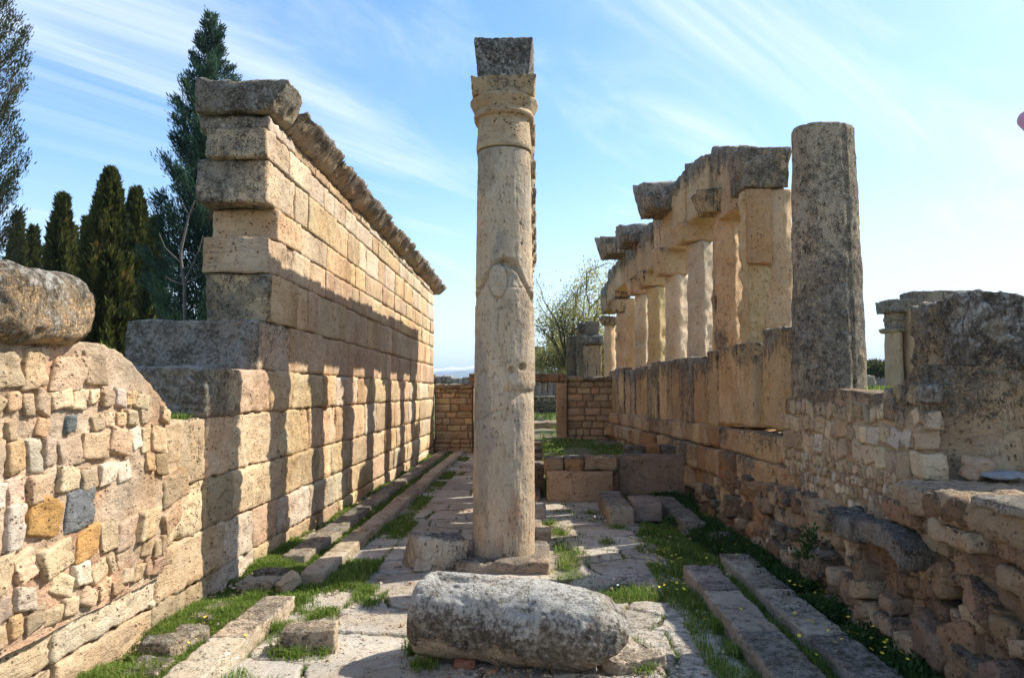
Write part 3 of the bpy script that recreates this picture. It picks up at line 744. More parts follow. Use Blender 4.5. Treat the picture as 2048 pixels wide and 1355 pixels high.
# ledge masonry near the camera
led = thing('stone_ledge', (2.9, 4.0, .6), 'rough masonry ledge with a flat top in front of the big rock at the right', 'ledge')
rr = random.Random(77); mb = MB()
for (z0, z1) in ((.66, .80), (.80, .93), (.93, 1.06)):
    y = 2.6
    while y < 4.85:
        L = rr.uniform(.2, .5); hh = z1-z0
        block(mb, (2.22+.3+rr.uniform(-.06, .06)+(.08 if z0 < .7 else 0), y+L/2, (z0+z1)/2+rr.uniform(-.015, .015)), (.6, L*.95, hh*rr.uniform(.8, 1.05)), res=.022, rad=.04, amp=.012, big=.025, col=jit(pick([TAN, CREAM, BROWN, (.36, .27, .18)], rr), .15, rr), crust=rr.uniform(-.05, .25), rot=rotz(rr.uniform(-.1, .1)), sk=.1)
        y += L
block(mb, (3.15, 3.75, .985), (1.9, 2.5, .17), res=.035, rad=.05, amp=.02, big=.03, col=(.42, .32, .22), crust=.0, lam=.1)
block(mb, (2.6, 3.55, 1.08), (.85, 1.0, .055), res=.025, rad=.02, amp=.008, big=.012, col=(.38, .34, .28), crust=.1)
mb.build('ledge_stones', M_RUB, led)
p_ = atZ(2010, 958, 1.09)
mb = MB(); block(mb, (p_[0], p_[1], 1.115), (.30, .24, .025), res=.015, rad=.012, amp=.004, col=(.36, .38, .40), crust=-.3, rot=rotz(.2)@rotx(.03)); o_ = mb.build('flat_slate', M_RUB, origin=(p_[0], p_[1], 1.1)); tag(o_, 'flat bluish grey slate lying on the sunlit ledge below the big rock', 'slate')
p_ = atZ(1972, 962, 1.08)
mb = MB(); block(mb, (p_[0], p_[1]+.1, 1.15), (.17, .13, .13), res=.012, rad=.025, amp=.008, big=.02, col=(.52, .36, .24), crust=-.2, rot=rotz(.5)@rotx(.3)); o_ = mb.build('loose_stone', M_RUB, origin=(p_[0], p_[1], 1.08)); tag(o_, 'small angular pinkish stone on the ledge at the foot of the big rock', 'stone')
rock = thing('boulder', (3.3, 5.3, 1.0), 'huge dark lichened rock block with orange stains towering at the right edge', 'boulder')
mb = MB()
def rksh(p):
    p = p.copy(); t_ = p[:, 0]
    p[:, 2] += np.where(p[:, 2] > 0, 1, 0)*(-.09*np.exp(-((t_+.42)/.10)**2)+.03*np.sin(t_*5))
    p[:, 1] += .10*np.exp(-((t_+.50)/.07)**2)*sst(.1, .5, -p[:, 1]*2)*sst(-.1, -.5, p[:, 2])      # a vertical fold between the roll and the face
    return p
block(mb, (3.76, 5.46, 1.58), (2.0, .88, 1.34), res=.021, rad=.15, amp=.022, big=.045, col=(.48, .36, .225), crust=.16, colvar=.2, shape=rksh, lam=.2)
vv = mb.v[-1]; mb.k[-1] = mb.k[-1]+.34*sst(1.45, 2.1, vv[:, 2])-.18*sst(1.5, 1.1, vv[:, 2])
n_ = sst(.06, .16, fbm(vv*1.9+5, 3)); cc_ = mb.c[-1]*(1-n_[:, None])+np.array([.38, .20, .09])*n_[:, None]; mb.c[-1] = cc_
mb.build('rock_mass', M_GREY, rock)

# ------------------------------------------------------------------ end wall with doorway, steps, low cross wall
YE = 19.55
def endwall(x0, x1, z0, z1, label, seed, name='rubble_wall'):
    t = thing(name, ((x0+x1)/2, YE, z0), label, 'wall'); rr = random.Random(seed); mb = MB()
    block(mb, ((x0+x1)/2, YE+.28, (z0+z1)/2), (x1-x0, .54, z1-z0), res=.1, rad=.02, amp=.0, col=(.36, .27, .18), crust=0)
    z = z0
    while z < z1-.03:
        hh = min(rr.uniform(.10, .2), z1-z); x = x0
        while x < x1-.02:
            w = min(rr.uniform(.16, .45), x1-x)
            block(mb, (x+w/2, YE+.10, z+hh/2), (w-.015, .24+rr.uniform(0, .04), hh-.012), res=.045, rad=.03, amp=.013, big=.02, sk=.12, col=jit(pick([TAN, HON, CREAM, (.44, .31, .20), TAN, TAN], rr), .14, rr), crust=-.1+.45*sst(z1-.35, z1, z), rot=rotz(rr.uniform(-.05, .05)))
            x += w
        z += hh
    mb.build('stonework', M_RUB, t)
    mb = MB(); x = x0
    while x < x1:
        w = min(rr.uniform(.3, .6), x1-x+.02)
        block(mb, (x+w/2, YE+.2, z1+.04), (w-.01, .55, .11), res=.06, rad=.03, amp=.01, big=.02, col=jit(TAN, .1, rr), crust=.35); x += w
    mb.build('coping', M_RUB, t)
endwall(-2.58, -1.62, 0, 1.62, 'low coursed end wall in shade at the far left end of the corridor', 3)
endwall(.74, 1.98, .30, 1.80, 'coursed brown end wall between the far doorway and the right colonnade', 4)
dr = thing('doorway', (-.3, YE, 0), 'far stone doorway with a dark brown lintel at the end of the corridor', 'doorway')
mb = MB(); block(mb, (.60, YE+.1, 1.02), (.26, .42, 1.48), res=.05, rad=.03, amp=.01, big=.01, col=(.46, .33, .22), crust=.05, lam=-.5); mb.build('door_post', M_STK, dr)
mb = MB(); block(mb, (-1.45, YE+.1, .9), (.26, .42, 1.7), res=.05, rad=.03, amp=.01, big=.01, col=(.42, .28, .17), crust=.05, lam=-.5); mb.build('door_post', M_STK, dr)
mb = MB(); block(mb, (-.50, YE+.1, 1.865), (2.42, .48, .21), res=.05, rad=.04, amp=.012, big=.02, col=(.38, .22, .11), crust=.25); mb.build('lintel', M_STK, dr)
# raised earth behind the low cross wall (a plain block of ground with stones)
mb = MB(); xs = np.arange(.05, 2.35, .06); ys = np.arange(11.75, 19.6, .09)
Xg, Yg = np.meshgrid(xs, ys, indexing='ij'); xf_, yf_ = Xg.ravel(), Yg.ravel()
Pn = np.stack([xf_, yf_, xf_*0], 1)
zt_ = .36+.10*fbm(Pn*1.4, 3)*2+.03*fbm(Pn*7, 2)-.12*sst(.5, .1, xf_)*sst(17, 14, yf_)
zt_ = np.where((Xg.ravel() <= .06) | (Yg.ravel() <= 11.76), -.1, zt_)
n_ = len(ys); a_ = np.arange(len(xs)-1)[:, None]*n_; b_ = np.arange(n_-1)[None, :]
q_ = np.stack([(a_+b_).ravel(), (a_+n_+b_).ravel(), (a_+n_+b_+1).ravel(), (a_+b_+1).ravel()], 1)
mb.add(np.stack([xf_, yf_, zt_], 1), q=q_); o_ = mb.build('raised_ground', M_GND); tag(o_, kind='structure')
xw = thing('low_wall', (1.2, 11.6, 0), 'low cross wall of large drilled stone blocks on the right of the corridor floor', 'wall')
rr = random.Random(9)
def xb(px0, px1, py0, py1, Y, col, crust=.02, dep=.4, part='stone_block'):
    a0 = atY(px0, py1, Y); a1 = atY(px1, py0, Y); mb = MB()
    block(mb, ((a0[0]+a1[0])/2, Y+dep/2, (a0[2]+a1[2])/2), (a1[0]-a0[0]-.01, dep, a1[2]-a0[2]), res=.035, rad=.03, amp=.011, big=.015, col=col, crust=crust, lam=.6); mb.build(part, M_ST, xw)
xb(1093, 1226, 942, 1004, 11.35, (.46, .34, .23))
xb(1236, 1372, 912, 990, 11.75, (.38, .28, .20))
xb(1088, 1128, 915, 942, 11.40, (.34, .27, .19), .2, part='coping_stone')
xb(1128, 1168, 915, 944, 11.40, (.42, .26, .14), .2, part='coping_stone')
xb(1168, 1234, 913, 940, 11.42, (.38, .29, .19), .25, part='coping_stone')
xb(1224, 1238, 946, 1000, 11.6, (.30, .16, .10), .1, .2, part='stone_block')
xb(1250, 1290, 892, 912, 12.3, (.30, .27, .22), .3, part='coping_stone')
xb(1290, 1322, 890, 912, 12.3, (.40, .22, .10), .0, part='coping_stone')
xb(1322, 1366, 892, 912, 12.3, (.26, .23, .19), .3, part='coping_stone')
xb(1064, 1090, 925, 985, 12.0, (.34, .28, .20), .2)
st = thing('stone_steps', (.35, 18.4, 0), 'worn stone steps leading up to the far doorway behind the front column', 'steps')
for (xa, xb_, ya, zt2) in ((-.3, .95, 18.7, .34), (-.1, .85, 17.6, .26), (-.1, 1.0, 16.2, .22), (.0, .9, 14.9, .17)):
    mb = MB(); block(mb, ((xa+xb_)/2, ya+.3, zt2-.12), (xb_-xa, .7, .26), res=.05, rad=.05, amp=.015, big=.03, col=jit((.38, .30, .21), .1), crust=.15); mb.build('step', M_ST, st)

# ------------------------------------------------------------------ kerbs of the drains
def kerb(label, pieces, seed, col=(.46, .40, .31), crust=.02):
    t = thing('stone_kerb', (pieces[0][0], pieces[0][2], 0), label, 'kerb'); rr = random.Random(seed)
    for (xa, xb_, ya, yb, zt2) in pieces:
        y = ya
        while y < yb-.15:
            L = rr.uniform(.7, 1.25)
            if yb-(y+L) < .4: L = yb-y
            mb = MB(); block(mb, ((xa+xb_)/2+rr.uniform(-.012, .012), y+L/2, zt2-.10+rr.uniform(-.008, .008)), (xb_-xa, L-.014, .22), res=max(.016, .0033*y), rad=.016, amp=.008, big=.008, col=jit(col, .1, rr), crust=crust+rr.uniform(-.05, .1), rot=rotz(rr.uniform(-.012, .012)), lam=.3)
            mb.build('kerb_stone', M_PAVE, t); y += L
    return t
kerb('pale raised kerb edging the paved floor along the left drain', [(-2.02, -1.79, 3.4, 5.85, .10), (-1.98, -1.78, 6.55, 19.2, .10)], 1)
kerb('kerb of the left drain lying nearer the tall wall', [(-2.40, -2.18, 7.3, 19.2, .08)], 2, (.38, .33, .26), .1)
kerb('dark kerb edging the paved floor along the right drain in the foreground', [(1.24, 1.52, 3.4, 6.85, .11)], 3, (.40, .36, .30), .14)
kerb('dark kerb of the right drain lying nearer the weedy wall foot', [(1.68, 1.95, 3.4, 7.45, .10)], 4, (.40, .36, .30), .14)
kerb('short broken kerb run in front of the low cross wall', [(.82, 1.12, 9.3, 11.0, .20), (1.16, 1.5, 9.6, 10.4, .22)], 5, (.38, .32, .26), .15)
kerb('short inner kerb run of stepped stones near the right wall foot', [(1.62, 1.88, 8.9, 11.0, .12)], 6, (.36, .32, .26), .15)

# ------------------------------------------------------------------ loose stones
def loose(px, py, size, label, z=0., rad=None, col=CREAM, crust=.1, rot=None, name='loose_stone', cat='stone', mat=None, res=None, big=None, seed=None, group=None, sk=.1, shape=None, lam=.5):
    p_ = atZ(px, py, z); s_ = min(size)
    mb = MB(); block(mb, (p_[0], p_[1], z+size[2]*.45), size, res=res or max(.009, s_*.09), rad=rad or s_*.25, amp=.008, big=big if big is not None else s_*.1, col=col, crust=crust, rot=rot, seed=seed, sk=sk, shape=shape, lam=lam)
    o_ = mb.build(name, mat or M_RUB, origin=(p_[0], p_[1], z)); return tag(o_, label, cat, group)
# fallen column drum
A = np.array([-.70, 4.87, .275]); B = np.array([.50, 4.52, .245]); ax_ = B-A; L = np.linalg.norm(ax_); ez = ax_/L
ex = np.cross(ez, [0, 0, 1.]); ex /= np.linalg.norm(ex); ey = np.cross(ez, ex); Mx = np.stack([ex, ey, ez], 1)
mb = MB()
def drumf(P):
    th_ = np.arctan2(P[:, 1], P[:, 0]); z = P[:, 2]
    d = -.05*sst(.30, .0, abs(th_+1.35))*sst(.55, .2, z)*sst(.0, .12, z)               # long chipped hollow along the top
    d = d-.035*sst(L-.18, L, z)*(.5+2*fbm(P*3+4, 2))-.05*np.clip(fbm(P*2.3+21, 3)-.12, 0, 1)*4
    d = d+.03*np.cos(2*th_+.4)*.4
    # a shattered lower right end
    return d-.10*sst(L-.28, L-.02, z+.1*fbm(P*5, 2))*sst(.4, 1.6, np.cos(th_-1.9)+.6)
A[0] += .02; L -= .03
prof = [(-.01, .002), (-.015, .12), (-.012, .240), (.012, .262), (.5, .262), (L-.10, .232), (L-.02, .20), (L+.02, .12), (L+.03, .002)]
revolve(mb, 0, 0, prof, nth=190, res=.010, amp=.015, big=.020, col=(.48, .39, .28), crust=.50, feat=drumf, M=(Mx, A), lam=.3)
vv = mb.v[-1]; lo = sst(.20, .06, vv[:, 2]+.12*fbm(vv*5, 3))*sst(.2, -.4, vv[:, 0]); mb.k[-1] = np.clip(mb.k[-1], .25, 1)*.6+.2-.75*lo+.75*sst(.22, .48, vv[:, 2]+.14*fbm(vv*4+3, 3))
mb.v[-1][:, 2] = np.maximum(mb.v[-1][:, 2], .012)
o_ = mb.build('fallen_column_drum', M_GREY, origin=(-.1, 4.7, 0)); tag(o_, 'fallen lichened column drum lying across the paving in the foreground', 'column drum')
loose(874, 1132, (.50, .42, .30), 'broken chunk of moulded capital lying left of the front column base', col=(.60, .54, .44), crust=.16, rad=.06, rot=rotz(.35)@roty(.08), name='capital_fragment', cat='stone fragment', mat=M_GREY, res=.013, big=.04, seed=901, sk=.25)
loose(618, 1298, (.34, .24, .15), 'squared pale loose block on the grass edge in front of the left kerb', col=(.46, .38, .28), crust=.06, rad=.02, rot=rotz(.18)@rotx(-.06), name='loose_block', cat='stone block', res=.011, big=.012, mat=M_ST)
loose(350, 1300, (.22, .42, .11), 'long pitted flat stone sunk in the grass beside the near left kerb', col=(.44, .38, .28), crust=.22, rad=.04, rot=rotz(-.15), name='sunken_stone', mat=M_GREY, res=.014, big=.03)
loose(300, 1352, (.2, .26, .08), 'rough stone in the grass at the bottom edge left of the kerb', col=(.42, .36, .27), crust=.18, rad=.04, name='sunken_stone', mat=M_GREY, res=.014, big=.03)
loose(425, 1228, (.16, .40, .05), 'flat pale stone showing through the grass above the pitted one', col=(.46, .40, .31), crust=.05, rad=.03, rot=rotz(-.1), name='sunken_stone', res=.014, big=.02, mat=M_GREY)
loose(540, 1160, (.26, .18, .10), 'dark flat topped stone between the tall wall and the left kerb', col=(.32, .28, .22), crust=.3, rad=.03, name='loose_stone', mat=M_GREY)
loose(576, 1178, (.10, .20, .11), 'small tilted pale wedge of stone beside the kerb end', col=(.50, .42, .30), crust=-.1, rad=.02, rot=rotz(-.5)@rotx(.4))
loose(520, 1170, (.30, .26, .06), 'thin cracked pale stone flat in the grass by the kerb end', col=(.46, .40, .31), crust=.0, rad=.02)
loose(640, 1080, (.26, .46, .07), 'flat stone bridging the left drain', col=(.46, .40, .30), crust=.05, rad=.03, rot=rotz(-.3))
loose(930, 1338, (.12, .10, .07), 'reddish stone wedged under the fallen drum', col=(.33, .15, .10), crust=-.2, rad=.03)
loose(985, 1349, (.045, .04, .03), 'tiny orange pebble in front of the fallen drum', col=(.5, .28, .16), crust=-.3, name='pebble', cat='pebble')
loose(1056, 1332, (.08, .06, .04), 'small white stone wedged under the middle of the fallen drum', col=(.6, .58, .54), crust=-.3, rad=.02)
loose(1243, 1325, (.34, .42, .10), 'sunlit broken slab at the right end of the fallen drum', col=(.50, .43, .34), crust=.02, rad=.03, rot=rotz(.5), res=.012, big=.03, mat=M_ST)
loose(1150, 1350, (.26, .20, .05), 'flat slab under the near side of the fallen drum', col=(.42, .37, .3), crust=.05, rad=.02, rot=rotz(.1), mat=M_ST)
loose(1440, 1086, (.22, .16, .12), 'pale lone stone on the weeds below the right wall', col=(.40, .37, .32), crust=.2, rad=.05, mat=M_GREY)
loose(1086, 1082, (.15, .30, .15), 'worn base block just right of the front column', col=(.46, .38, .28), crust=-.05, rad=.03)
loose(1080, 1035, (.14, .22, .20), 'rounded white stone behind the base block right of the front column', col=(.50, .46, .40), crust=.05, rad=.06)
loose(1098, 965, (.2, .3, .2), 'shaded stone heap at the foot of the low cross wall', col=(.32, .26, .19), crust=.1)
loose(1865, 1015, (.17, .15, .16), 'orange tinted stone jutting from the wall corner below the ledge', z=.80, col=(.50, .34, .20), crust=-.15)
loose(1862, 1075, (.15, .12, .15), 'white angular stone jutting out below the orange tinted one', z=.66, col=(.56, .46, .36), crust=-.2, rot=roty(.4))
# ------------------------------------------------------------------ grass and flowers
def blades(mb, x, y, z, hgt, wid, lean, seed):
    n = len(x); rg = np.random.default_rng(seed); th = rg.random(n)*2*math.pi; L = hgt*(.6+.8*rg.random(n)); ln = lean*rg.random(n)*1.6; w = wid*(.6+.8*rg.random(n))
    d = np.stack([np.cos(th), np.sin(th)], 1); s = np.stack([-d[:, 1], d[:, 0]], 1)
    b = np.stack([x, y, z], 1)
    def p(off, up, side): return b+np.stack([d[:, 0]*off+s[:, 0]*side, d[:, 1]*off+s[:, 1]*side, up], 1)
    v = np.stack([p(0, 0*L, -w/2), p(0, 0*L, w/2), p(L*ln*.35, L*.6, w*.4), p(L*ln*.35, L*.6, -w*.4), p(L*ln, L*(1-.3*ln), 0*w)], 1).reshape(-1, 3)
    i = np.arange(n)*5
    q = np.stack([i, i+1, i+2, i+3], 1); t = np.stack([i+3, i+2, i+4], 1)
    c = np.repeat(np.clip(rg.normal(.45, .26, n), 0, 1), 5)
    mb.add(v, q=q, t=t, crust=c)
rg = np.random.default_rng(5)
px_, py_, pm, pg, ph = PMASK
vis = (py_ > 3.6) & (py_ < 19)
cand = np.where(vis & (pm < .35))[0]
# density ~ per area: grid cells grow with y, so weight accordingly
wgt = np.maximum(py_[cand], 4.2)
dn = sst(-.06, .16, fbm(np.stack([px_[cand]*1.3, py_[cand]*1.3, px_[cand]*0+2], 1), 3)+.02)
isl = px_[cand] < -1.7; isr = px_[cand] > 1.0
dens = np.where(isl | isr, .15+.85*dn, .75*dn)
dens = dens*np.where(isr & (py_[cand] < 8), .45, 1)
dens *= np.where((px_[cand] < -2.48) & (dn < .6), .3, 1)*np.where(isl & (py_[cand] < 7.2), 5.5, 1)
pr = wgt*dens; pr = pr/pr.sum()
sel = rg.choice(cand, 230000, p=pr)
jx = px_[sel]+rg.normal(0, .012, len(sel)); jy = py_[sel]+rg.normal(0, .014, len(sel))
side = abs(jx)
tall = .03+.065*sst(-.1, .2, fbm(np.stack([jx*2.5, jy*2.5, jx*0], 1), 3))*np.where((jx < -1.6) | (jx > 1.0), 1, .55)
mb = MB(); blades(mb, jx, jy, ph[sel]-.004, tall, .006*np.maximum(1, jy/6), .7, 1)
for (xa, xb_, ya, yb, n_, h_) in ((-2.62, -2.05, 3.8, 8.2, 46000, .065), (-1.80, -1.45, 3.8, 9.5, 14000, .06), (-2.3, -1.2, 5.6, 6.5, 12000, .065), (-2.2, -2.0, 6.5, 18, 9000, .05), (-2.6, -2.38, 8, 18, 9000, .05), (-1.78, -1.55, 8, 18, 8000, .04), (1.0, 1.25, 4, 8, 5500, .06), (1.52, 1.7, 3.8, 8, 5000, .05), (.15, .5, 5.2, 10.5, 1500, .05)):
    x_ = rg.uniform(xa, xb_, n_); y_ = rg.uniform(ya, yb, n_); ns_ = fbm(np.stack([x_*3.1, y_*2.1, x_*0+21], 1), 3); kp = ns_ > rg.uniform(-.12, .06, n_); x_, y_, ns_ = x_[kp], y_[kp], ns_[kp]
    blades(mb, x_, y_, np.full(len(x_), -.01), h_*(.6+2.4*np.clip(ns_+.1, 0, .5)), .006*np.maximum(1, y_/6), .75, 40+n_)
o_ = mb.build('grass', M_GRS, smooth=False); tag(o_, kind='stuff')
# taller tufts
mb = MB(); tx = []; ty = []; tz = []
for (a0, b0, n_) in ((835, 1300, 260), (845, 1340, 240), (560, 1310, 200), (590, 1316, 260), (640, 1312, 120), (410, 1340, 160), (935, 1100, 90), (1098, 1050, 140), (1098, 1070, 110), (705, 1090, 200), (660, 1135, 150), (380, 1345, 70), (1262, 1300, 160), (1285, 1345, 160), (1440, 1260, 220), (1470, 1310, 200), (1400, 1220, 150), (1350, 1150, 120), (1330, 1110, 140), (1235, 1060, 180), (1215, 1090, 200), (1130, 1135, 80), (1180, 1030, 150), (510, 1200, 240), (590, 1205, 260), (470, 1215, 200), (545, 1260, 180)):
    c_ = atZ(a0, b0, 0); tx.append(c_[0]+rg.normal(0, .045, n_)); ty.append(c_[1]+rg.normal(0, .05, n_)); tz.append(np.zeros(n_)-.01)
tx = np.concatenate(tx); ty = np.concatenate(ty); tz = np.concatenate(tz)
blades(mb, tx, ty, tz, np.full(len(tx), .085), .006, .75, 2)
# the near left kerb side and the wall top
for (xa, xb_, ya, yb, z_, n_, h_) in ((-2.9, -2.62, 4.62, 5.9, None, 2600, .06), (-3.7, -3.0, 5.2, 7.0, None, 2500, .10), (3.0, 4.6, 7.5, 12, None, 5000, .12), (.1, 2.2, 11.8, 19, 'raised', 9000, .07), (-2.5, 6, 20.2, 34, None, 16000, .14), (8, 24, 14, 44, None, 14000, .16), (3.0, 3.4, 6.0, 7.2, None, 500, .06)):
    x_ = rg.uniform(xa, xb_, n_); y_ = rg.uniform(ya, yb, n_); kp = fbm(np.stack([x_*1.1, y_*1.1, x_*0+9], 1), 3) > -.06; x_, y_ = x_[kp], y_[kp]
    if z_ == 'raised': zz_ = np.full(len(x_), .34)
    elif xb_ == -2.62: zz_ = np.array([lzt(v) if v < 5.25 else 1.40 for v in y_])-.01
    else: zz_ = ground_h(x_, y_)
    blades(mb, x_, y_, zz_, np.full(len(x_), h_), .008 if ya < 7 else .02, .7, 3+n_)
o_ = mb.build('grass', M_GRS, smooth=False); tag(o_, kind='stuff')
# leafy weeds, darker, mostly at the right wall foot
def leaves(mb, C_, D_, Lh, Wd, rgk, flatness=.0, bend=0.):
    n = len(C_); D_ = D_/(np.linalg.norm(D_, axis=1)[:, None]+1e-9)
    rv = rgk.normal(size=(n, 3)); rv[:, 2] *= (1-flatness)
    S_ = np.cross(D_, rv); S_ /= (np.linalg.norm(S_, axis=1)[:, None]+1e-9)
    Lh = np.asarray(Lh)[:, None] if np.ndim(Lh) else Lh; Wd = np.asarray(Wd)[:, None] if np.ndim(Wd) else Wd
    v = np.stack([C_, C_+D_*Lh*.45+S_*Wd*.5, C_+D_*Lh, C_+D_*Lh*.45-S_*Wd*.5], 1).reshape(-1, 3)
    i = np.arange(n)*4; q = np.stack([i, i+1, i+2, i+3], 1)
    return v, q
rgw = np.random.default_rng(8)
ctr = []
for k in range(900):
    y_ = rgw.uniform(3.6, 12.5)**1.0; x_ = (2.05 if y_ < 8 else 1.9)+rgw.normal(0, .12)
    if fbm(np.array([[x_*.8, y_*1.2, 4.]]), 3)[0] > -.08: ctr.append((x_, y_, rgw.uniform(0, .02)))
for (a0, b0) in ((1615, 1090), (1620, 1070), (1605, 1110), (1540, 1130), (1555, 1150), (1500, 1100), (1400, 1075), (1380, 1060)):
    p_ = atY(a0, b0, (2.12)*1562/(a0-1075)); ctr.append((p_[0], p_[1], p_[2])); ctr.append((p_[0]+.04, p_[1]+.05, p_[2]-.05))
Cs = []; Ds = []
for (x_, y_, z_) in ctr:
    n_ = 34; d_ = rgw.normal(size=(n_, 3)); d_[:, 2] = abs(d_[:, 2])*.9+.3; d_ /= np.linalg.norm(d_, axis=1)[:, None]
    Cs.append(np.array([x_, y_, z_])+d_*rgw.uniform(.0, .09, (n_, 1))); Ds.append(d_+rgw.normal(0, .4, (n_, 3)))
Cs = np.concatenate(Cs); Ds = np.concatenate(Ds)
v, q = leaves(None, Cs, Ds, rgw.uniform(.03, .06, len(Cs)), rgw.uniform(.012, .026, len(Cs)), rgw)
mb = MB(); mb.add(v, q=q, crust=np.repeat(np.clip(rgw.normal(.4, .2, len(Cs)), 0, 1), 4))
o_ = mb.build('weeds', M_WEED, smooth=False); tag(o_, kind='stuff')
def flowers(mb, pts, r, seed):
    rk = np.random.default_rng(seed)
    for (x_, y_, z_) in pts:
        n_ = 7; a_ = np.arange(n_)/n_*2*math.pi; rr_ = r*rk.uniform(.7, 1.2); tl = rk.uniform(-.5, .5, 2)
        ring = np.stack([np.cos(a_)*rr_, np.sin(a_)*rr_, (np.cos(a_)*tl[0]+np.sin(a_)*tl[1])*rr_], 1)+np.array([x_, y_, z_])
        v_ = np.concatenate([ring, [[x_, y_, z_-rr_*.35]]]); t_ = np.array([[i, (i+1) % n_, n_] for i in range(n_)])
        mb.add(v_, t=t_)
yel = []
for (a0, b0, sp, n_) in ((1330, 1130, .18, 16), (1345, 1180, .12, 14), (1325, 1110, .12, 8), (1580, 1250, .2, 10), (1660, 1280, .3, 18), (1800, 1290, .2, 18), (1760, 1310, .25, 12), (1640, 1195, .2, 8), (1110, 1160, .06, 5), (1480, 1275, .2, 4), (1480, 1110, .3, 8), (1150, 1140, .05, 3), (780, 1070, .5, 6), (450, 1260, .3, 5), (1880, 1330, .2, 8), (700, 1050, .5, 5), (1275, 1090, .1, 4)):
    c_ = atZ(a0, b0, .06)
    for k in range(n_): yel.append((c_[0]+rgw.normal(0, sp*.5), c_[1]+rgw.normal(0, sp*.8), .07+rgw.uniform(0, .09)))
mb = MB(); flowers(mb, yel, .012, 3); o_ = mb.build('yellow_wildflowers', M_YEL, smooth=False); tag(o_, kind='stuff')
wh = []
for (a0, b0, n_) in ((1205, 1040, 14), (1330, 985, 12), (1345, 970, 8), (420, 1330, 4), (1190, 1170, 3)):
    c_ = atZ(a0, b0, .06)
    for k in range(n_): wh.append((c_[0]+rgw.normal(0, .08), c_[1]+rgw.normal(0, .14), .07+rgw.uniform(0, .05)))
mb = MB(); flowers(mb, wh, .010, 4); o_ = mb.build('white_wildflowers', M_WHT, smooth=False); tag(o_, kind='stuff')
# crumbs and pebbles
mb = MB(); ico = np.array([[1, 0, 0], [-1, 0, 0], [0, 1, 0], [0, -1, 0], [0, 0, 1], [0, 0, -1.]]); it = np.array([[0, 2, 4], [2, 1, 4], [1, 3, 4], [3, 0, 4], [2, 0, 5], [1, 2, 5], [3, 1, 5], [0, 3, 5]])
for k in range(1500):
    u_ = rg.random()
    if u_ < .45: x_, y_ = rg.uniform(-2.6, -2.2), rg.uniform(3.8, 12)
    elif u_ < .7: x_, y_ = rg.normal(-.1, .45), rg.normal(4.45, .16)
    else: x_, y_ = rg.uniform(-1.7, 2.1), rg.uniform(3.8, 11)
    s_ = rg.uniform(.004, .016)*(1+.05*y_); v_ = (ico*(1+rg.normal(0, .25, (6, 1))))*s_*np.array([1.2, 1, .7])
    mb.add(v_@rotz(rg.random()*6).T+np.array([x_, y_, .02]), t=it, col=jit(pick([CREAM, TAN, WHITE, (.4, .22, .14), (.25, .2, .16)]), .2), crust=-.5)
o_ = mb.build('gravel', M_RUB, smooth=False); tag(o_, kind='stuff')

# ------------------------------------------------------------------ trees
def tube(mb, pts, rads, n=7):
    pts = np.array(pts, float); m_ = len(pts); V_ = []
    for i in range(m_):
        t_ = pts[min(i+1, m_-1)]-pts[max(i-1, 0)]; t_ /= np.linalg.norm(t_)+1e-9
        u_ = np.cross(t_, [.3, .2, 1.]); 
        if np.linalg.norm(u_) < .05: u_ = np.cross(t_, [1., 0, 0])
        u_ /= np.linalg.norm(u_); w_ = np.cross(t_, u_)
        for k in range(n):
            a_ = k/n*2*math.pi; V_.append(pts[i]+(u_*math.cos(a_)+w_*math.sin(a_))*rads[i])
    q_ = [[i*n+k, i*n+(k+1) % n, (i+1)*n+(k+1) % n, (i+1)*n+k] for i in range(m_-1) for k in range(n)]
    mb.add(np.array(V_), q=q_)
def cypress(px, Y, topy, hwpx, label, seed, n=26000, mat=None, zb=None, tip=.12, sparse=1., name='cypress_tree', shape=None, spray=(.12, .28)):
    rk = np.random.default_rng(seed); b_ = atY(px, 500, Y); X_ = b_[0]; z0 = float(ground_h(np.array([X_]), np.array([Y]))[0]); zt_ = atY(px, topy, Y)[2]; Rm = hwpx*Y/1562; H = zt_-z0
    t = thing(name, (X_, Y, z0), label, 'tree')
    mb = MB(); tube(mb, [(X_, Y, z0-.1), (X_+.03, Y, z0+H*.3), (X_, Y, z0+H*.9)], [.12*Rm+.05, .10*Rm+.03, .015]); mb.build('trunk', M_BARK, t)
    tt = rk.random(n)**1.05; th = rk.random(n)*2*math.pi
    rp_ = np.interp(tt, [0, .06, .25, .5, .75, .9, 1], [.55, .9, 1, .9, .62, .34, .05]) if shape is None else np.interp(tt, *shape)
    lump = 1+1.15*fbm(np.stack([np.cos(th)*1.6+seed, np.sin(th)*1.6, tt*H*1.1], 1), 3)+.95*fbm(np.stack([np.cos(th)*4+seed, np.sin(th)*4, tt*H*3.2], 1), 2)
    rad_ = Rm*rp_*lump*(1-.42*rk.random(n)**1.6)
    C_ = np.stack([X_+np.cos(th)*rad_, Y+np.sin(th)*rad_, z0+.1+tt*(H-.25)], 1)
    D_ = np.stack([np.cos(th)*.45, np.sin(th)*.45, np.full(n, 1.)], 1)+rk.normal(0, .28, (n, 3))
    sz = rk.uniform(spray[0], spray[1], n)*(Y/20)
    v, q = leaves(None, C_, D_, sz, sz*.34, rk)
    shade = np.clip(.38+1.5*fbm(np.stack([np.cos(th)*2+seed*3, np.sin(th)*2, tt*H*1.3], 1), 3)+rk.normal(0, .16, n), 0, 1)
    mb = MB(); mb.add(v, q=q, crust=np.repeat(shade, 4)); mb.build('crown', mat or M_CYP, t, smooth=False)
    return t
cypress(122, 22, 388, 32, 'dark slim cypress standing just right of two small far cypresses at the left', 1, 16000)
cypress(216, 19, 336, 46, 'tallest and fullest olive green cypress left of the conifer', 2, 30000)
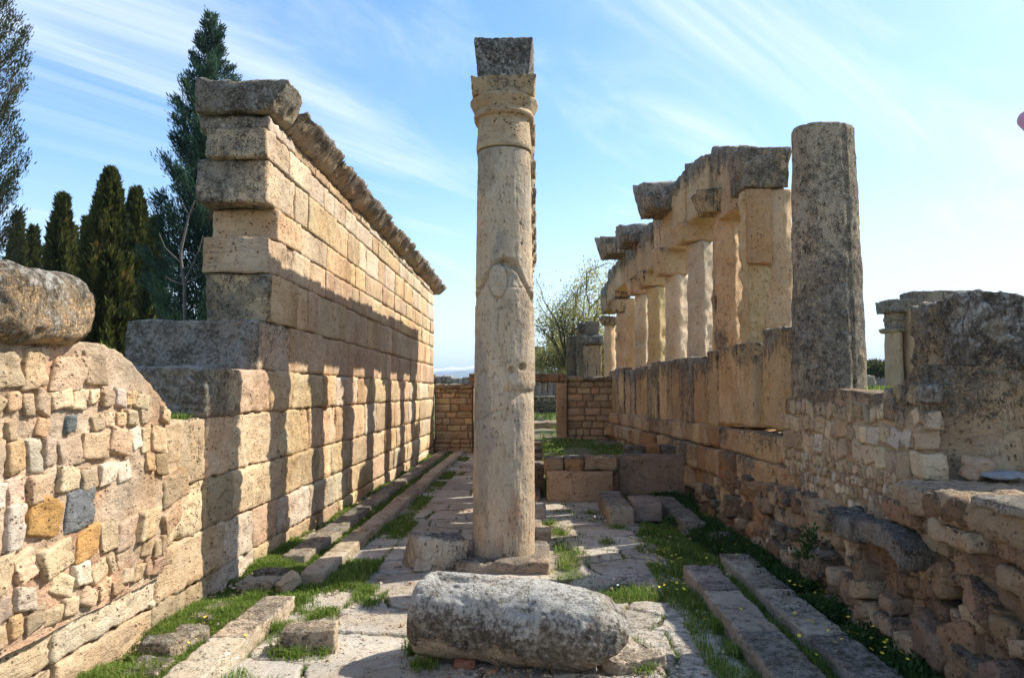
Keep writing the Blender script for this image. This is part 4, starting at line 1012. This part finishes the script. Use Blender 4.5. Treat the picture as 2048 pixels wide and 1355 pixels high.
cypress(270, 21, 376, 33, 'slim cypress close behind the right side of the fullest cypress', 3, 17000)
cypress(310, 17.5, 432, 24, 'thin ragged brownish cypress next to the bare sapling', 4, 10000)
cypress(34, 30, 430, 17, 'small far cypress with a bent tip above the boulder', 5, 7000)
cypress(66, 31, 455, 17, 'small far cypress, the shorter of two above the boulder', 6, 7000)
cypress(177, 24, 432, 24, 'dark cypress half hidden behind the fullest cypress on its left', 7, 10000)
cypress(145, 25, 452, 14, 'narrow dark cypress tip between the slim and the fullest cypress', 8, 6000)
def conifer(px, Y, topy, label, seed, nbr, width, mat, zb, name, nleaf, lsz, bark=M_BARK, droop=.2, top_w=.08, start=.05, upturn=.35, prof=None):
    rk = np.random.default_rng(seed); X_ = atY(px, 500, Y)[0]; z0 = float(ground_h(np.array([X_]), np.array([Y]))[0]); zt_ = atY(px, topy, Y)[2]; H = zt_-z0
    t = thing(name, (X_, Y, z0), label, 'tree'); mb = MB()
    tube(mb, [(X_, Y, z0-.1), (X_+.05, Y, z0+H*.4), (X_-.03, Y, z0+H*.75), (X_, Y, zt_-.1)], [.15, .11, .05, .012])
    Cs = []; Ds = []
    for k in range(nbr):
        f = start+(1-start)*((k+.5)/nbr)**.9; a_ = k*2.399+rk.normal(0, .3)
        w_ = (np.interp(f, *prof) if prof else (1-f)*1.0+top_w)*width*rk.uniform(.72, 1.15)
        pts = []
        for s_ in np.linspace(0, 1, 6):
            pts.append((X_+math.cos(a_)*w_*s_, Y+math.sin(a_)*w_*s_, z0+H*f+w_*(s_*upturn*.2-droop*s_*(1-s_)*2+upturn*s_*s_)))
        pts = np.array(pts); tube(mb, pts, np.linspace(.03, .004, 6)*(1.1-f), 4)
        m_ = int(nleaf*w_/width/nbr*1.7)+20
        s_ = rk.random(m_)**.75; idx = s_*5; i0 = np.minimum(idx.astype(int), 4); fr = (idx-i0)[:, None]
        base_ = pts[i0]*(1-fr)+pts[i0+1]*fr
        spread = .20*width*(1-.55*s_)*(.35+.65*np.minimum(1, w_/width*1.4))
        o_ = rk.normal(size=(m_, 3))*spread[:, None]*np.array([.62, .62, .42]); o_[:, 2] += rk.random(m_)*.06
        Cs.append(base_+o_); dv = (pts[-1]-pts[0]); dv /= np.linalg.norm(dv); Ds.append(dv*.8+np.array([0, 0, .75])+o_*1.4+rk.normal(0, .35, (m_, 3)))
    mb.build('trunk', bark, t)
    Cs = np.concatenate(Cs); Ds = np.concatenate(Ds); n = len(Cs); sz = rk.uniform(.6, 1.3, n)*lsz
    v, q = leaves(None, Cs, Ds, sz, sz*.22, rk)
    shade = np.clip(.4+1.3*fbm(Cs*1.8, 3)+rk.normal(0, .18, n), 0, 1)
    mb = MB(); mb.add(v, q=q, crust=np.repeat(shade, 4)); mb.build('crown', mat, t, smooth=False); return t
conifer(412, 14.5, 32, 'tall bluish green conifer rising behind the near end of the tall wall', 12, 120, 1.15, M_CON, 1.2, 'conifer_tree', 95000, .085, prof=([0, .15, .45, .7, .88, 1], [.75, 1.0, .85, .58, .30, .05]), upturn=.55)
conifer(-76, 12.5, -420, 'very tall feathery brown green tree cut by the left edge of the picture', 13, 150, .92, M_FEA, 1.2, 'cypress_tree', 85000, .075, prof=([0, .1, .3, .6, .85, 1], [.7, .95, .95, .85, .5, .1]), upturn=.9)
# low greenery at its foot
# bare sapling
sp = thing('bare_sapling', atY(372, 612, 9.4), 'leafless grey sapling growing behind the stepped end of the tall wall', 'sapling')
mb = MB()
def PP(px, py, Y=9.4): return atY(px, py, Y)
def limb(pts, r0, r1): tube(mb, [PP(*p) for p in pts], np.linspace(r0, r1, len(pts)), 6)
limb([(370, 640), (369, 570), (362, 520), (362, 500), (372, 455), (378, 430), (390, 400)], .026, .008)
limb([(362, 525), (345, 510), (330, 495), (318, 465)], .012, .004)
limb([(367, 568), (385, 530), (398, 500), (406, 470)], .014, .004)
limb([(366, 568), (345, 562), (330, 552)], .010, .004); limb([(369, 570), (390, 556), (410, 548)], .010, .004)
limb([(362, 537), (385, 532), (410, 524)], .007, .003); limb([(378, 430), (395, 412), (410, 405)], .006, .002); limb([(378, 430), (368, 412), (362, 395)], .006, .002)
mb.build('stem', M_PALEBARK, sp)
# pale leafing tree beyond the end wall
ol = atY(1142, 760, 27); t = thing('olive_tree', (ol[0], 27, .9), 'sparse pale leafed tree behind the ruined pillars beyond the doorway', 'tree')
rk = np.random.default_rng(44); mb = MB(); tips = []
def grow(p, d, L, r, lev):
    d = d/np.linalg.norm(d); mid = p+d*L*.5+rk.normal(0, .05*L, 3); e_ = p+d*L
    tube(mb, [p, mid, e_], [r, r*.8, r*.6], 5)
    if lev >= 2: tips.append((mid, d)); tips.append((e_, d))
    if lev == 5: return
    for k in range(3 if lev < 4 else 2):
        nd = d+rk.normal(0, .50, 3); nd[2] = nd[2]*.8+.14; grow(e_ if k else mid, nd, L*rk.uniform(.62, .85), r*.6, lev+1)
grow(np.array([ol[0]-.1, 27, .8]), np.array([.05, 0, 1.]), 1.1, .11, 0)
for (a0, b0) in ((1095, 660), (1110, 620), (1150, 600), (1190, 580), (1205, 600), (1180, 625), (1125, 650), (1150, 640)):
    e_ = atY(a0, b0, 27); s_ = np.array([ol[0], 27, 1.9]); grow(s_+(e_-s_)*.3, e_-s_, np.linalg.norm(e_-s_)*.5, .05, 3)
mb.build('trunk', M_BARK, t)
Cs = []; Ds = []
for (p, d) in tips:
    n_ = 60; Cs.append(p+rk.normal(0, .2, (n_, 3))); Ds.append(d+rk.normal(0, .6, (n_, 3))+np.array([0, 0, .2]))
Cs = np.concatenate(Cs); Ds = np.concatenate(Ds); sz = rk.uniform(.05, .11, len(Cs)); v, q = leaves(None, Cs, Ds, sz, sz*.45, rk)
mb = MB(); mb.add(v, q=q, crust=np.repeat(rk.random(len(Cs)), 4)); mb.build('crown', M_OLV, t, smooth=False)

# ------------------------------------------------------------------ ruins beyond
def far_box(mb, px0, px1, py0, py1, Y, dep, col, crust=.1, rad=.05, taper=(0, 0), amp=.02, res=None):
    a0 = atY(px0, py1, Y); a1 = atY(px1, py0, Y)
    block(mb, ((a0[0]+a1[0])/2, Y+dep/2, (a0[2]+a1[2])/2), (abs(a1[0]-a0[0]), dep, a1[2]-a0[2]), res=res or .08*Y/27, rad=rad, amp=amp, big=amp, col=col, crust=crust, taper=taper)
def pillar_far(label, parts, Y, base):
    t = thing('ruined_pillar', atY(base[0], base[1], Y), label, 'pillar')
    for nm, a0 in parts:
        mb = MB(); far_box(mb, *a0[:4], Y+(a0[4] if len(a0) > 4 else 0), .6, a0[5] if len(a0) > 5 else (.40, .29, .18), a0[6] if len(a0) > 6 else .1, taper=a0[7] if len(a0) > 7 else (0, 0)); mb.build(nm, M_STK, t)
DK = (.30, .25, .18)
pillar_far('broad orange stained pillar with a dark slab cap and rounded stone on top beyond the end wall', [('shaft', (1169, 1203, 688, 800)), ('cap_slab', (1164, 1208, 670, 688, -.1, DK, .5)), ('top_stone', (1172, 1199, 641, 671, 0, DK, .3))], 25, (1186, 800))
pillar_far('dark narrow pillar with a rounded head beside the broad orange stained one', [('shaft', (1155, 1171, 660, 800, 0, (.36, .28, .18), .25)), ('head', (1156, 1174, 644, 662, -.1, DK, .4))], 25.8, (1163, 800))
pillar_far('mossy leaning pillar behind the pale tree trunk', [('shaft', (1134, 1156, 672, 800, 0, (.30, .24, .14), .25))], 26.4, (1145, 800))
pillar_far('broken pillar stump left of the pale tree', [('shaft', (1116, 1136, 718, 800, 0, (.38, .28, .18), .15)), ('head', (1118, 1134, 712, 722, 0, DK, .4))], 29, (1126, 800))
mb = MB()
tw = thing('ruined_tower', atY(1078, 770, 60), 'small grey ruined masonry tower stump seen just right of the front column', 'tower')
rr = random.Random(4)
for k in range(9):
    y0_ = 692+k*8
    for j in range(3): far_box(mb, 1064+j*8.6, 1072.4+j*8.6, y0_, y0_+7.9, 60, 1.2, jit((.30, .28, .24), .2, rr), .1, rad=.05, res=.12, amp=.03)
mb.build('masonry', M_RUB, tw)
fw = thing('ruined_wall', atY(1030, 775, 48), 'low ragged distant stone wall seen beyond the doorway lintel', 'wall'); mb = MB()
x = 860
while x < 1135:
    w = rr.uniform(7, 13); yt = 752+rr.uniform(-4, 5)-(14 if x > 1092 and x < 1118 else 0)
    far_box(mb, x, x+w, yt, yt+14, 48, 1., jit((.29, .26, .21), .2, rr), .15, rad=.08, res=.14, amp=.04); far_box(mb, x, x+w, yt+13, 800, 48.1, 1., jit((.26, .23, .18), .2, rr), .1, rad=.08, res=.2, amp=.03); x += w
mb.build('masonry', M_RUB, fw)
dw = thing('dry_stone_wall', atY(1092, 835, 31), 'dark dry stone terrace wall seen through the far doorway', 'wall'); mb = MB()
for k in range(6):
    x = 1040+rr.uniform(-6, 0)
    while x < 1140:
        w = rr.uniform(6, 14); far_box(mb, x, x+w-.5, 792+k*7.6, 799+k*7.6, 31, .5, jit((.20, .17, .13), .25, rr), .15, rad=.03, res=.06, amp=.015); x += w
mb.build('masonry', M_RUB, dw)
for (a0, b0, w_, h_, lab) in ((1088, 858, 1.0, .5, 'pale rounded boulder just beyond the far doorway'), (1108, 862, .5, .3, 'smaller pale boulder at the right inside the far doorway view')):
    p_ = atY(a0, b0, 24); mb = MB(); block(mb, (p_[0], 24, p_[2]), (w_, .8, h_), res=.05, rad=.15, amp=.03, big=.08, col=(.42, .34, .24), crust=.0); o_ = mb.build('boulder', M_RUB, origin=(p_[0], 24, p_[2]-h_/2)); tag(o_, lab, 'boulder')
# ruined gate to the right
Yg_ = 25.
rg_ = thing('ruined_gate', atY(1810, 768, Yg_), 'distant ruined colonnade with a dark broken entablature, seen left of the big rock', 'ruin')
mb = MB(); p0 = atY(1798, 765, Yg_); pt = atY(1798, 662, Yg_); r_ = 14*Yg_/1562
revolve(mb, p0[0], Yg_+.3, [(p0[2]-.3, r_*1.05), (pt[2], r_*.92)], nth=36, res=.08, hy=.12, amp=.02, col=(.44, .34, .22), crust=.05); mb.build('shaft', M_STK, rg_)
mb = MB(); far_box(mb, 1779, 1818, 655, 664, Yg_-.05, .75, (.36, .30, .2), .2, rad=.03, taper=(.25, .1)); mb.build('capital', M_STK, rg_)
mb = MB(); far_box(mb, 1786, 1816, 622, 656, Yg_, .65, (.34, .28, .2), .3, rad=.04, res=.05, taper=(.08, 0)); far_box(mb, 1785, 1817, 634, 641, Yg_-.03, .7, (.36, .3, .2), .3, rad=.02, res=.05); mb.build('frieze_block', M_STK, rg_)
mb = MB(); far_box(mb, 1822, 1840, 615, 790, Yg_-.2, .6, (.42, .31, .19), .0, rad=.03); mb.build('pier', M_STK, rg_)
mb = MB(); far_box(mb, 1779, 1836, 598, 623, Yg_-.2, 1., (.32, .27, .2), .45, rad=.06, res=.05, taper=(.12, 0)); far_box(mb, 1826, 1950, 580, 612, Yg_-.1, .9, (.34, .29, .22), .35, rad=.1, res=.06); mb.build('entablature', M_STK, rg_)
mb = MB(); b0 = atY(1724, 772, 70); b1 = atY(1792, 744, 70)
block(mb, ((b0[0]+b1[0])/2, 72, (b0[2]+b1[2])/2-.4), (b1[0]-b0[0]+2, 4, b1[2]-b0[2]+1.2), res=.4, rad=.05, amp=.03, col=(.26, .25, .24), crust=.1)
o_ = mb.build('boundary_wall', M_RUB, origin=((b0[0]+b1[0])/2, 72, b0[2])); tag(o_, 'plain grey distant boundary wall right of the grey column', 'wall')
mb = MB(); p_ = atY(1728, 758, 30); block(mb, (p_[0]+.1, 30, p_[2]-.1), (.5, .4, .5), res=.06, rad=.1, amp=.03, big=.05, col=(.34, .3, .25), crust=.2); o_ = mb.build('loose_stone', M_RUB, origin=tuple(p_-np.array([0, 0, .3]))); tag(o_, 'grey stone standing in the grass before the distant boundary wall', 'stone')
cypress(1819, 34, 706, 6, 'tiny dark far cypress beside the column of the distant ruin', 21, 3500)
for (a0, b0, w_, sd_, lab) in ((1740, 732, 5, 22, 'tiny pointed tree above the distant boundary wall'),): cypress(a0, 90, b0, w_, lab, sd_, 2500)
def bush(px, py, Y, w, h, label, seed, n=9000):
    rk_ = np.random.default_rng(seed); p_ = atY(px, py, Y); t_ = thing('bush', tuple(p_), label, 'bush')
    mb = MB(); tube(mb, [p_, p_+np.array([0, 0, h*.5])], [.08, .03]); mb.build('stem', M_BARK, t_)
    u_ = rk_.normal(size=(n, 3)); u_ /= np.linalg.norm(u_, axis=1)[:, None]; u_[:, 2] = abs(u_[:, 2])
    rr_ = (.55+.45*rk_.random(n))*(1+.8*fbm(u_*2.3+seed, 3)); C_ = p_+u_*rr_[:, None]*np.array([w/2, w/2, h]); D_ = u_+rk_.normal(0, .5, (n, 3))
    sz_ = rk_.uniform(.06, .14, n)*Y/25; v_, q_ = leaves(None, C_, D_, sz_, sz_*.4, rk_); mb = MB(); mb.add(v_, q=q_, crust=np.repeat(np.clip(.4+fbm(C_*2, 3)+rk_.normal(0, .15, n), 0, 1), 4)); mb.build('crown', M_CYP, t_, smooth=False)
bush(1768, 752, 66, 3.0, 1.1, 'low dark bush along the distant boundary wall', 3, 5000)

# ------------------------------------------------------------------ mountains
def ridge(px0, px1, hy, Y, name, snow, seed):
    n = 90; xs = np.linspace(px0, px1, n); rows = 14; V_ = []; C_ = []
    hp = np.interp(xs, [p[0] for p in hy], [p[1] for p in hy])
    nse = fbm(np.stack([xs*.045, xs*0+seed, xs*0], 1), 5, .6)
    for j in range(rows):
        f = j/(rows-1)
        for i in range(n):
            pk_ = atY(xs[i], hp[i]-10*nse[i], Y); z = -40+(pk_[2]+40)*f
            nn_ = 200*(vn(np.array([[xs[i]*.12, f*6, seed]]))[0]-.5)*(1-f)
            V_.append((pk_[0]*(Y-(1-f)*900+nn_)/Y, Y-(1-f)*900+nn_, z)); C_.append(f+.25*(vn(np.array([[xs[i]*.3, f*9, seed+4]]))[0]-.5))
    V_ = np.array(V_); C_ = np.array(C_)
    q_ = [[j*n+i, j*n+i+1, (j+1)*n+i+1, (j+1)*n+i] for j in range(rows-1) for i in range(n-1)]
    sn_ = sst(.80, .92, C_)*snow; cc_ = np.array([.10, .12, .10])*(1-sn_[:, None])+np.array([.8, .82, .85])*sn_[:, None]
    # back slope so the range has depth
    m_ = len(V_); back = V_[-n:].copy(); back[:, 1] += 900; back[:, 2] = -40
    V_ = np.concatenate([V_, back]); cc_ = np.concatenate([cc_, cc_[-n:]]); q_ += [[m_-n+i, m_-n+i+1, m_+i+1, m_+i] for i in range(n-1)]
    mb = MB(); mb.add(V_, q=q_, col=cc_); o_ = mb.build(name, M_HILL); tag(o_, kind='structure')
m, nt = nodes('mountain'); g = G(nt); at = g.n('ShaderNodeAttribute', attribute_name='col'); bs = g.n('ShaderNodeBsdfPrincipled'); g.l(at.outputs['Color'], bs.inputs['Base Color']); bs.inputs['Roughness'].default_value = 1; o = g.n('ShaderNodeOutputMaterial'); g.l(bs.outputs[0], o.inputs[0]); M_HILL = m
ridge(300, 2300, [(300, 752), (700, 748), (870, 738), (930, 734), (960, 728), (1010, 735), (1060, 742), (1095, 722), (1120, 714), (1150, 726), (1300, 745), (1500, 745), (1700, 740), (1750, 732), (1785, 724), (1850, 735), (2000, 745), (2300, 750)], 4600, 'mountains', 1., 3)
ridge(-400, 2700, [(-400, 762), (700, 760), (1300, 762), (2700, 762)], 3000, 'hills', 0., 8)

# ------------------------------------------------------------------ hot air balloon
bc = atY(2056, 240, 520); rb = 19*520/1562
bl = thing('hot_air_balloon', (bc[0], 520, bc[2]-rb*1.9), 'distant pink hot air balloon cut by the right edge of the sky', 'hot air balloon')
mb = MB(); pr_ = [(rb*1.0*math.sin(a_), rb*math.cos(a_)) for a_ in np.linspace(math.pi/2, -.35, 14)]
pr_ = [(bc[2]+z_, max(.02, r__)) for z_, r__ in pr_]+[(bc[2]-rb*1.35, rb*.25)]
revolve(mb, bc[0], 520, [(z_, r__) for z_, r__ in pr_][::-1], nth=24, res=1.5, amp=0., col=(.45, .12, .18), crust=-1); mb.build('envelope', flat_mat('balloon_fabric', (.50, .10, .19), .6, .15, .2), bl)
mb = MB(); block(mb, (bc[0], 520, bc[2]-rb*1.85), (2, 2, 1.6), res=.5, rad=.2, amp=.0, col=(.2, .12, .06)); mb.build('basket', M_BARK, bl)

# ------------------------------------------------------------------ air
m, nt = nodes('haze_air'); g = G(nt); pv = g.n('ShaderNodeVolumePrincipled'); pv.inputs['Color'].default_value = (.62, .78, 1., 1); pv.inputs['Density'].default_value = .00022; pv.inputs['Anisotropy'].default_value = .0
o = g.n('ShaderNodeOutputMaterial'); g.l(pv.outputs[0], o.inputs['Volume'])
hb = bpy.data.meshes.new('haze'); x0_, x1_, y0_, y1_, z0_, z1_ = -9500, 9500, -9500, 9500, -60, 232
hb.from_pydata([(x0_, y0_, z0_), (x1_, y0_, z0_), (x1_, y1_, z0_), (x0_, y1_, z0_), (x0_, y0_, z1_), (x1_, y0_, z1_), (x1_, y1_, z1_), (x0_, y1_, z1_)], [], [(0, 3, 2, 1), (4, 5, 6, 7), (0, 1, 5, 4), (1, 2, 6, 5), (2, 3, 7, 6), (3, 0, 4, 7)])
hb.materials.append(m); ho = bpy.data.objects.new('haze', hb); COL.objects.link(ho); tag(ho, kind='stuff')

# ------------------------------------------------------------------ light
AZ = R(26); EL = R(44)
sd = Vector((math.cos(AZ)*math.cos(EL), math.sin(AZ)*math.cos(EL), math.sin(EL)))
sl_ = bpy.data.lights.new('sun', 'SUN'); sl_.energy = 4.7; sl_.angle = R(.53); sl_.color = (1, .94, .82)
so = bpy.data.objects.new('sun', sl_); COL.objects.link(so); so.location = (0, 0, 30); so.rotation_euler = sd.to_track_quat('Z', 'Y').to_euler()
w = bpy.data.worlds.new('World'); SC.world = w; w.use_nodes = True; nt = w.node_tree; nt.nodes.clear(); g = G(nt)
sky = g.n('ShaderNodeTexSky'); sky.sky_type = 'NISHITA'; sky.sun_disc = False; sky.sun_elevation = EL; sky.sun_rotation = math.pi/2-AZ; sky.altitude = 350; sky.air_density = 1.; sky.dust_density = .6; sky.ozone_density = 1.6
tc = g.n('ShaderNodeTexCoord'); D = tc.outputs['Generated']
sep = g.n('ShaderNodeSeparateXYZ'); g.l(D, sep.inputs[0])
zc = g.math('ADD', g.math('MAXIMUM', sep.outputs[2], 0.), .12)
cx_ = g.math('DIVIDE', sep.outputs[0], zc); cy_ = g.math('DIVIDE', sep.outputs[1], zc)
cmb = g.n('ShaderNodeCombineXYZ'); g.l(cx_, cmb.inputs[0]); g.l(cy_, cmb.inputs[1])
def rot_scale(ang, sc, loc=(0, 0, 0)):
    a_ = g.n('ShaderNodeMapping'); a_.inputs['Rotation'].default_value = (0, 0, R(ang)); a_.inputs['Location'].default_value = loc; g.l(cmb.outputs[0], a_.inputs['Vector'])
    return g.map(a_.outputs[0], sc)
mpv = rot_scale(-52, (.30, 1.0, 1))
ci = g.noise(mpv, 1.3, 9, .62, 1.8)
mpv2 = rot_scale(-40, (.10, .42, 1), (3, 1, 0))
cb = g.noise(mpv2, 1.1, 4, .5, .6)
mk = g.rng(g.math('ADD', g.math('MULTIPLY', ci, .55), g.math('MULTIPLY', cb, .6)), .50, .74, 0, .85)
low = g.rng(sep.outputs[2], .0, .30, .62, 0)                      # veil of thin cloud thickening towards the horizon
mk = g.math('MAXIMUM', mk, g.math('MULTIPLY', low, g.rng(cb, .2, .7, .6, 1)))
# right-hand sky carries more veil
rt_ = g.rng(sep.outputs[0], -.1, .6, 0, .22); mk = g.math('MINIMUM', g.math('ADD', mk, rt_), .92)
cu = g.noise(g.map(D, (7, 7, 26)), 1.0, 6, .55)
cum = g.math('MULTIPLY', g.rng(cu, .56, .66), g.math('MULTIPLY', g.rng(sep.outputs[2], .0, .03), g.rng(sep.outputs[2], .13, .08)))
mk = g.math('MAXIMUM', mk, g.math('MULTIPLY', cum, .8))
hs = g.n('ShaderNodeHueSaturation'); hs.inputs['Saturation'].default_value = 1.22; g.l(sky.outputs[0], hs.inputs['Color'])
cl = g.mix(mk, hs.outputs[0], (4.3, 4.7, 5.1))
bg = g.n('ShaderNodeBackground'); g.l(cl, bg.inputs['Color']); bg.inputs['Strength'].default_value = .15
o = g.n('ShaderNodeOutputWorld'); g.l(bg.outputs[0], o.inputs[0])

SC.view_settings.view_transform = 'Standard'; SC.view_settings.look = 'None'; SC.view_settings.gamma = 1; SC.view_settings.exposure = .86
SC.render.resolution_x = 1024; SC.render.resolution_y = 677; SC.render.engine = 'CYCLES'
SC.cycles.max_bounces = 6; SC.cycles.diffuse_bounces = 4; SC.cycles.volume_bounces = 0
